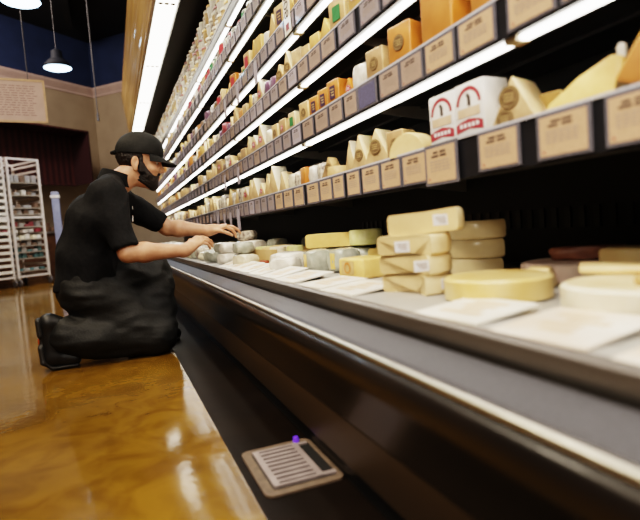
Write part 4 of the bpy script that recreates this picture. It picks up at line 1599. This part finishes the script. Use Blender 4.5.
def head(F, ears=True, g=0.0):
    F.ell(hp(.010, 0, .062), (.098 + g, .077 + g, .088 + g), HAX, .01)
    F.ell(hp(.060, 0, .000), (.055 + g, .060 + g, .082 + g), HAX, .03)
    F.ell(hp(.052, 0, -.062), (.052 + g, .052 + g, .040 + g), HAX, .03)
    F.ell(hp(.088, 0, -.086), (.020 + g, .024 + g, .018 + g), HAX, .02)
    F.cone(hp(.096, -.038, .046), hp(.106, 0, .044), .012, .012, .015)
    F.cone(hp(.096, .038, .046), hp(.106, 0, .044), .012, .012, .015)
    F.ell(hp(.112, -.032, .024), (.017, .020, .013), HAX, .010, cut=True)
    F.ell(hp(.112, .032, .024), (.017, .020, .013), HAX, .010, cut=True)
    F.ell(hp(.085, -.042, -.010), (.024, .022, .018), HAX, .02)
    F.ell(hp(.085, .042, -.010), (.024, .022, .018), HAX, .02)
    F.cone(hp(.108, 0, .036), hp(.129, 0, -.006), .009, .0115, .010)
    F.ell(hp(.131, 0, -.010), (.011, .012, .010), HAX, .006)
    F.ell(hp(.118, -.013, -.014), (.010, .008, .008), HAX, .005)
    F.ell(hp(.118, .013, -.014), (.010, .008, .008), HAX, .005)
    F.cone(hp(.104, -.022, -.042), hp(.115, 0, -.040), .006, .0075, .006)
    F.cone(hp(.115, 0, -.040), hp(.104, .022, -.042), .0075, .006, .006)
    F.cone(hp(.102, -.018, -.054), hp(.112, 0, -.055), .006, .008, .006)
    F.cone(hp(.112, 0, -.055), hp(.102, .018, -.054), .008, .006, .006)
    if ears:
        for sg_ in (-1, 1):
            F.ell(hp(-.004, sg_ * .080, .006), (.018, .009, .030), HAX, .006)
            F.ell(hp(.002, sg_ * .089, .009), (.010, .008, .018), HAX, .004, cut=True)
            F.ell(hp(.000, sg_ * .079, -.022), (.011, .008, .014), HAX, .006)


def torso(F, g=0.0, k=.05):
    yc = 2.75
    F.cone((-.135, yc, .37), (-.115, yc, .50), .122 + g, .118 + g, k, 1.35, yc)
    F.cone((-.115, yc, .50), (-.055, yc, .66), .118 + g, .126 + g, k, 1.42, yc)
    F.cone((-.055, yc, .66), (-.005, yc, .755), .126 + g, .088 + g, k, 1.75, yc)
    for sy in (-1, 1):
        F.cone((.035, yc + sy * .03, .845), (.0 + .02 * (sy > 0), yc + sy * .15, .785), .045 + g, .055 + g, k)


SHN_ = (.000, 2.575, .765)
SHF = (.055, 2.925, .765)
ELN = (.058, 2.505, .502)
ELF = (.285, 2.955, .610)
WRN = (.318, 2.55, .490)
WRF = (.492, 2.865, .578)


def hand(F, W, d, n, t, curls, spread=.0, tcurl=.4):
    """W wrist, d along the hand, n back-of-hand normal, t thumb side"""
    W, d, n, t = Vector(W), Vector(d).normalized(), Vector(n), Vector(t)
    n = (n - d * n.dot(d)).normalized()
    t2 = d.cross(n)
    t = t2 if t2.dot(t) > 0 else -t2
    F.cone(W - d * .01, W + d * .03, .026, .028, .02)
    for o, l in ((.026, .086), (.009, .090), (-.009, .087), (-.025, .080)):
        F.cone(W + d * .02 + t * o * .6, W + d * l + t * o, .0150, .0120, .014)
    F.cone(W + d * .025 + t * .018 - n * .006, W + d * .055 + t * .024 - n * .008, .016, .012, .014)
    for i, (o, l, L, r) in enumerate(((.027, .086, (.042, .026, .022), .0090), (.009, .091, (.046, .029, .023), .0092), (-.009, .088, (.043, .027, .022), .0088), (-.026, .080, (.034, .021, .019), .0078))):
        p = W + d * l + t * o
        a = curls[i][0]
        dirn = d + t * (o * spread * 12)
        dirn.normalize()
        for j in range(3):
            v = dirn * math.cos(a) - n * math.sin(a)
            q = p + v * L[j]
            F.cone(p, q, r * (1 - .09 * j), r * (.93 - .10 * j), .0035)
            p = q
            a += curls[i][1]
    p = W + d * .032 + t * .030 - n * .006
    v = (d * .72 + t * .62 - n * .25).normalized()
    q = p + v * .042
    F.cone(p, q, .0125, .0105, .008)
    v2 = (d * .95 + t * .05 - n * tcurl).normalized()
    q2 = q + v2 * .032
    F.cone(q, q2, .0102, .0092, .004)
    q3 = q2 + (v2 - n * .15 - t * .1).normalized() * .024
    F.cone(q2, q3, .0092, .0075, .004)


# ---- body: one continuous surface
B = Field((-.37, 2.42, -.01), (.72, 3.06, 1.10), .004)
torso(B, -.016)
B.cone(NB, hp(-.012, 0, -.035), .062, .057, .03)
for A_, E_, W_ in ((SHN_, ELN, WRN), (SHF, ELF, WRF)):
    B.cone(A_, E_, .056, .042, .04)
    mid = tuple(e + (w - e) * .28 for e, w in zip(E_, W_))
    B.cone(E_, mid, .041, .044, .02)
    B.cone(mid, W_, .044, .0275, .02)
# legs inside the trousers
HN, HFR = (-.13, 2.66, .33), (-.12, 2.84, .34)
KN, KF = (.150, 2.63, .090), (.185, 2.885, .385)
AN, AF = (-.27, 2.62, .165), (.085, 2.90, .10)
B.cone(HN, KN, .075, .055, .03)
B.cone(KN, AN, .050, .035, .02)
B.cone(HFR, KF, .075, .055, .03)
B.cone(KF, AF, .050, .035, .02)
B.cone(AN, (-.31, 2.62, .06), .034, .036, .02)
B.cone(AF, (.20, 2.90, .05), .034, .030, .02)
head(B)
# near hand: over the deck edge, palm down, fingers bent
hand(B, WRN, (.84, .16, .52), (-.50, -.58, .64), (-.34, .78, .50), ((.62, .30), (.72, .34), (.80, .36), (.86, .38)), .03, .55)
# far hand reaching over the packets
hand(B, WRF, (.95, -.06, .20), (-.18, -.10, .97), (-.05, -1.0, -.08), ((.70, .45), (.42, .40), (.35, .38), (.30, .35)), .03, .7)
me = B.mesh('body', 'skin')
mpart('body', me)
del B

# ---- clothing


def folds(amp, sc, st):
    def f(p):
        q = Vector((p.x * st[0], p.y * st[1], p.z * st[2])) * sc
        v = 1 - abs(noise.noise(q)) * 2
        v2 = noise.noise(q * 2.3 + Vector((4, 7, 1)))
        return amp * (v * .7 + v2 * .5 - .2)
    return f


S = Field((-.34, 2.42, .27), (.36, 3.10, .93), .006)
yc = 2.75
torso(S, .004, .06)
S.cone((-.145, yc, .33), (-.125, yc, .46), .138, .130, .05, 1.32, yc)
S.cone(SHN_, (.050, 2.508, .535), .074, .058, .05)
S.cone(SHF, (.245, 2.948, .640), .074, .056, .05)
S.clip((-.14, yc, .335), (-.08, 0, -1))
un = (Vector(ELN) - Vector(SHN_)).normalized()
uf = (Vector(ELF) - Vector(SHF)).normalized()
# sleeve openings
S.cone(tuple(Vector((.050, 2.508, .535)) - un * .0), tuple(Vector((.058, 2.505, .50)) + un * .10), .049, .062, .012, cut=True)
S.cone(tuple(Vector((.245, 2.948, .640)) - uf * .0), tuple(Vector((.285, 2.955, .61)) + uf * .10), .048, .062, .012, cut=True)
# neck opening, open towards the chest
S.cone((.040, yc, .850), (.085, yc, .96), .067, .085, .006, cut=True)
S.cone((.085, yc, .875), (.135, yc, .840), .045, .030, .006, cut=True)
shirt = mpart('polo_shirt', S.mesh('polo_shirt', 'shirt', folds(.011, 8, (1.3, .8, .7))))
shirt['label'] = 'black short sleeved polo shirt'
# collar
C = Field((-.08, 2.62, .74), (.20, 2.88, .96), .003)
C.cone((.030, yc, .835), (.058, yc, .895), .081, .074, .001, 1.0)
C.cone((.015, yc, .800), (.085, yc, .960), .070, .064, .003, cut=True)
C.clip((.05, yc, .892), (.35, 0, .94))
C.clip((.03, yc, .838), (-.35, 0, -.94))
C.cone((.10, yc, .90), (.17, yc, .80), .020, .030, .003, cut=True)
c = C.mesh('collar', 'shirt')
c.transform(MI)
link('collar', c, shirt)
mb = one('patch')
o = link('chest_logo', None, None) if False else None
mb.ball((.0, 0, 0), (.007, .003, .011), 10, 6)
mb.ball((.004, 0, .014), (.006, .003, .008), 10, 6)
me = mb.mesh('chest_logo', 60)
lg = link('chest_logo', me, shirt, (.0985, -.075, .655), (0, 0, ang(65)))
lg['label'] = 'small white chest logo'
me = one('patch').ball((0, 0, 0), (.0025, .003, .010), 8, 6).mesh('placket_pin', 60)
link('placket_pin', me, shirt, (.105, -.035, .715))

T = Field((-.40, 2.44, -.006), (.34, 3.06, .50), .006)
T.cone((-.14, yc, .36), (-.13, yc, .44), .128, .120, .04, 1.35, yc)
T.cone(HN, KN, .118, .088, .05)
T.cone(HFR, KF, .118, .082, .05)
T.cone((KN[0] + .0, KN[1], .082), (-.10, 2.62, .115), .084, .092, .04)
T.cone((-.10, 2.62, .115), (-.238, 2.615, .165), .092, .066, .04)
T.cone((-.16, 2.615, .12), (-.235, 2.615, .135), .085, .072, .03)
T.cone(KF, (.165, 2.895, .16), .080, .078, .04)
T.cone((.165, 2.895, .16), (.13, 2.90, .09), .078, .07, .03)
T.cone((.02, 2.75, .20), (.17, 2.77, .20), .12, .085, .06)
T.cone((.14, 2.74, .10), (.18, 2.78, .30), .075, .075, .05)
T.cone((.165, 2.82, .37), (.165, 2.70, .13), .092, .088, .06)
T.cone((.06, 2.74, .38), (.15, 2.84, .385), .09, .08, .06)
T.clip((0, 0, .0), (0, 0, -1))
tr_ = mpart('trousers', T.mesh('trousers', 'trous', folds(.011, 8, (.7, 1.0, 1.6))))
tr_['label'] = 'baggy black trousers'
# the fabric must stay above the floor
for v in tr_.data.vertices:
    if v.co.z < .002:
        v.co.z = .002
del S, T

# shoes
for nm, pts in (('near', ((-.300, 2.612, .215), (-.300, 2.612, .06), (-.215, 2.612, .040))), ('far', ((.06, 2.90, .05), (.19, 2.90, .042), (.265, 2.90, .036)))):
    a, b, c_ = pts
    K = Field((min(p[0] for p in pts) - .08, a[1] - .09, -.004), (max(p[0] for p in pts) + .08, a[1] + .09, .31), .005)
    K.cone(a, b, .040, .043, .01)
    K.cone(b, c_, .042, .034, .015)
    if nm == 'near':
        K.cone(a, (-.262, 2.612, .205), .040, .036, .02)
    else:
        K.cone(a, (.07, 2.90, .10), .040, .038, .02)
    K.clip((0, 0, .003), (0, 0, -1))
    sh_ = mpart('shoe', K.mesh('shoe', 'shoe'))
    K = Field((min(p[0] for p in pts) - .08, a[1] - .09, -.004), (max(p[0] for p in pts) + .08, a[1] + .09, .31), .005)
    if nm == 'near':
        K.cone((-.340, 2.612, .230), (-.338, 2.612, .165), .015, .015, .006, 2.7)
        K.cone((-.330, 2.612, .165), (-.332, 2.612, .115), .013, .014, .006, 2.0)
        K.cone((-.340, 2.612, .11), (-.335, 2.612, .045), .015, .016, .006, 2.9)
        K.cone((-.335, 2.612, .045), (-.300, 2.612, .013), .016, .012, .006, 2.9)
        K.cone((-.300, 2.612, .013), (-.20, 2.612, .012), .011, .010, .006, 3.2)
    else:
        K.cone((.04, 2.90, .012), (.28, 2.90, .012), .011, .010, .006, 3.2)
    K.clip((0, 0, .001), (0, 0, -1))
    so = K.mesh('shoe_sole', 'sole')
    so.transform(MI)
    link('shoe_sole', so, sh_)
    if nm == 'near':
        me = one('orangedot').box((-.352, -.142, .125), (-.346, -.132, .150), .002, 1).mesh('sole_tab')
        link('sole_tab', me, sh_)['label'] = 'small orange tab on the sole'

# hair, beard, cap
G = Field(hp(-.13, -.10, -.12)[0:1] + (2.64, .80), (.30, 2.86, 1.06), .0035)
G.ell(hp(.006, 0, .050), (.101, .080, .088), HAX, .005)
G.clip(hp(.028, 0, 0), tuple(HF))
G.clip(hp(0, 0, .075), tuple(HU))
G.clip(hp(-.05, 0, -.035), tuple((-HU * .95 + HF * .3)))
G.ell(hp(.006, -.083, .0), (.020, .02, .034), HAX, .004, cut=True)
G.ell(hp(.006, .083, .0), (.020, .02, .034), HAX, .004, cut=True)
h_ = mpart('hair', G.mesh('hair', 'hair', lambda p: .003 * noise.noise(p * 90)))
h_['label'] = 'short dark hair below the cap'
G = Field((.08, 2.66, .79), (.29, 2.84, .98), .003)
G.ell(hp(.060, 0, .000), (.060, .066, .085), HAX, .01)
G.ell(hp(.054, 0, -.062), (.061, .060, .050), HAX, .025)
G.ell(hp(.090, 0, -.088), (.026, .031, .026), HAX, .02)
G.clip(hp(.020, 0, -.022), tuple((HU * .97 + HF * .26).normalized()))      # cheek line
G.clip(hp(.012, 0, 0), tuple(-HF))
G.clip(hp(.02, 0, -.078), tuple((-HU * .86 - HF * .40).normalized()))
for sy in (-1, 1):     # sideburns and moustache
    G.cone(hp(.023, sy * .069, .040), hp(.025, sy * .064, -.03), .009, .012, .01)
    G.cone(hp(.034, sy * .064, -.004), hp(.062, sy * .056, -.045), .012, .016, .012)
    G.cone(hp(.107, sy * .030, -.048), hp(.117, sy * .006, -.030), .0075, .0075, .008)
G.ell(hp(.118, 0, -.046), (.016, .022, .0085), HAX, .004, cut=True)
b_ = mpart('beard', G.mesh('beard', 'hair', lambda p: .0030 * noise.noise(p * 140)))
b_['label'] = 'full dark beard and moustache'
for sy in (-1, 1):
    mb = one('eyewhite').ball((0, 0, 0), .0115, 14, 10)
    e = mb.build('eye', man, 60, loc=tuple(Vector(hp(.0945, sy * .032, .023)) - Vector((0, 2.75, 0))))
    mb = one('iris').ball((.0085, 0, -.003), (.0045, .0055, .0055), 12, 8)
    mb.build('iris', e, 60)
    me = one('skin').ball((0, 0, 0), (.013, .0145, .008), 14, 8).mesh('eyelid', 60)
    link('eyelid', me, e, (.001, 0, .007))
    mb = one('hair')
    mb.tube([hp(.109, sy * .016, .046), hp(.107, sy * .030, .051), hp(.095, sy * .046, .046)], [.0022, .003, .0015], 8)
    me = mb.mesh('eyebrow', 60)
    mpart('eyebrow', me)
mb = one('lips')
mb.tube([hp(.108, -.018, -.0465), hp(.1185, -.006, -.0445), hp(.1185, .006, -.0445), hp(.108, .018, -.0465)], [.002, .005, .005, .002], 8)
mb.tube([hp(.107, -.017, -.0495), hp(.117, -.006, -.0535), hp(.117, .006, -.0535), hp(.107, .017, -.0495)], [.002, .005, .005, .002], 8)
mpart('lips', mb.mesh('lips', 60))
K = Field((.0, 2.62, .92), (.30, 2.88, 1.13), .004)
K.ell(hp(.014, 0, .066), (.113, .090, .104), HAX, .005)
K.ell(hp(.050, 0, .095), (.070, .070, .060), HAX, .03)
K.clip(hp(.0, 0, .050), tuple((-HU + HF * .06).normalized()))
capo = mpart('baseball_cap', K.mesh('baseball_cap', 'cap', lambda p: .0015 * noise.noise(p * 30)))
capo['label'] = 'black baseball cap'
mb = one('cap')
rows = []
nf, ns_ = 10, 16
for i in range(nf + 1):
    row = []
    for j in range(ns_ + 1):
        s_ = -1 + 2 * j / ns_
        base = .046 + .070 * math.sqrt(max(0, 1 - (s_ * .98) ** 2))
        tip = base + (1 - abs(s_) ** 2.6) * (.198 - base) + .003
        tip = max(tip, base + .004)
        f = base + (tip - base) * i / nf
        t_ = i / nf
        u = .060 - .004 * s_ * s_ - (.012 + .022 * s_ * s_) * t_ - .016 * (max(0, f - .09) / .1) ** 1.5
        row.append(mb.bm.verts.new(hp(f, s_ * .084, u)))
    rows.append(row)
fs = []
for i in range(nf):
    for j in range(ns_):
        fs.append(mb.bm.faces.new((rows[i][j], rows[i + 1][j], rows[i + 1][j + 1], rows[i][j + 1])))
bmesh.ops.recalc_face_normals(mb.bm, faces=fs)
r_ = bmesh.ops.solidify(mb.bm, geom=fs, thickness=.005)
me = mb.mesh('cap_brim', 60)
me.transform(MI)
link('cap_brim', me, capo)
me = one('cap').ball(hp(.028, 0, .172), (.009, .009, .006), 10, 6).mesh('cap_button', 60)
me.transform(MI)
link('cap_button', me, capo)
me = one('cap').tube([hp(-.098, -.030, .050), hp(-.112, -.012, .046), hp(-.112, .012, .046), hp(-.098, .030, .050)], .007, 8).mesh('cap_strap', 60)
me.transform(MI)
link('cap_strap', me, capo)
mb = one('patch')
for k, (ss, uu, l) in enumerate(((-.040, .120, .014), (-.026, .124, .012), (-.012, .120, .013))):
    mb.ball(hp(.112 - abs(ss) * .35, ss, uu - .004), (.004, .004, l * .6), 8, 6)
me = mb.mesh('cap_logo', 60)
me.transform(MI)
link('cap_logo', me, capo)['label'] = 'white embroidered cap logo'

# ------------------------------------------------------------------ light
w = bpy.data.worlds.new('world')
SC.world = w
w.use_nodes = True
bg = w.node_tree.nodes['Background']
bg.inputs['Color'].default_value = (.55, .50, .48, 1)
bg.inputs['Strength'].default_value = .03


def area(name, loc, target, size, energy, color, shape='RECTANGLE', sy=None):
    L = bpy.data.lights.new(name, 'AREA')
    L.energy = energy
    L.color = color
    L.shape = shape
    L.size = size
    if shape == 'RECTANGLE':
        L.size_y = sy or size
    o = bpy.data.objects.new(name, L)
    COL.objects.link(o)
    o.location = loc
    d = Vector(target) - Vector(loc)
    o.rotation_euler = d.to_track_quat('-Z', 'Y').to_euler()
    return o


area('overhead_store_light', (-1.3, 1.2, 3.9), (-.3, 1.9, 0), .7, 75, (1.0, .84, .62))
area('back_store_light', (-1.7, 7.6, 4.5), (-.9, 11.0, 1.8), 1.0, 115, (1.0, .86, .76))
area('bulkhead_fill', (-1.9, 4.2, 4.3), (.3, 5.0, 2.4), .8, 80, (1.0, .86, .66))  # added fill to brighten the wooden bulkhead, no real fixture
area('front_store_light', (-.9, -1.2, 3.2), (.6, 1.2, .5), .8, 45, (1.0, .92, .84))


def spot(name, loc, target, energy, color, size, soft):
    L = bpy.data.lights.new(name, 'SPOT')
    L.energy = energy
    L.color = color
    L.spot_size = ang(size)
    L.spot_blend = .8
    L.shadow_soft_size = soft
    o = bpy.data.objects.new(name, L)
    COL.objects.link(o)
    o.location = loc
    o.rotation_euler = (Vector(target) - Vector(loc)).to_track_quat('-Z', 'Y').to_euler()
    return o


area('deck_front_fill', (-.75, -.1, 1.55), (.95, .95, .45), .6, 8, (1.0, .90, .76))  # added unseen fill for the dim deck and goods fronts
spot('deck_fill_spot', (-.3, .1, 2.7), (.78, .85, .45), 130, (1.0, .90, .76), 52, .12)  # added unseen spot to brighten the near deck
spot('deck_fill_spot', (-.4, 1.3, 2.8), (.75, 2.2, .45), 90, (1.0, .90, .76), 46, .12)  # added unseen spot to brighten the deck farther along

SC.view_settings.view_transform = 'Filmic'
SC.view_settings.look = 'High Contrast'
SC.view_settings.exposure = 0.28
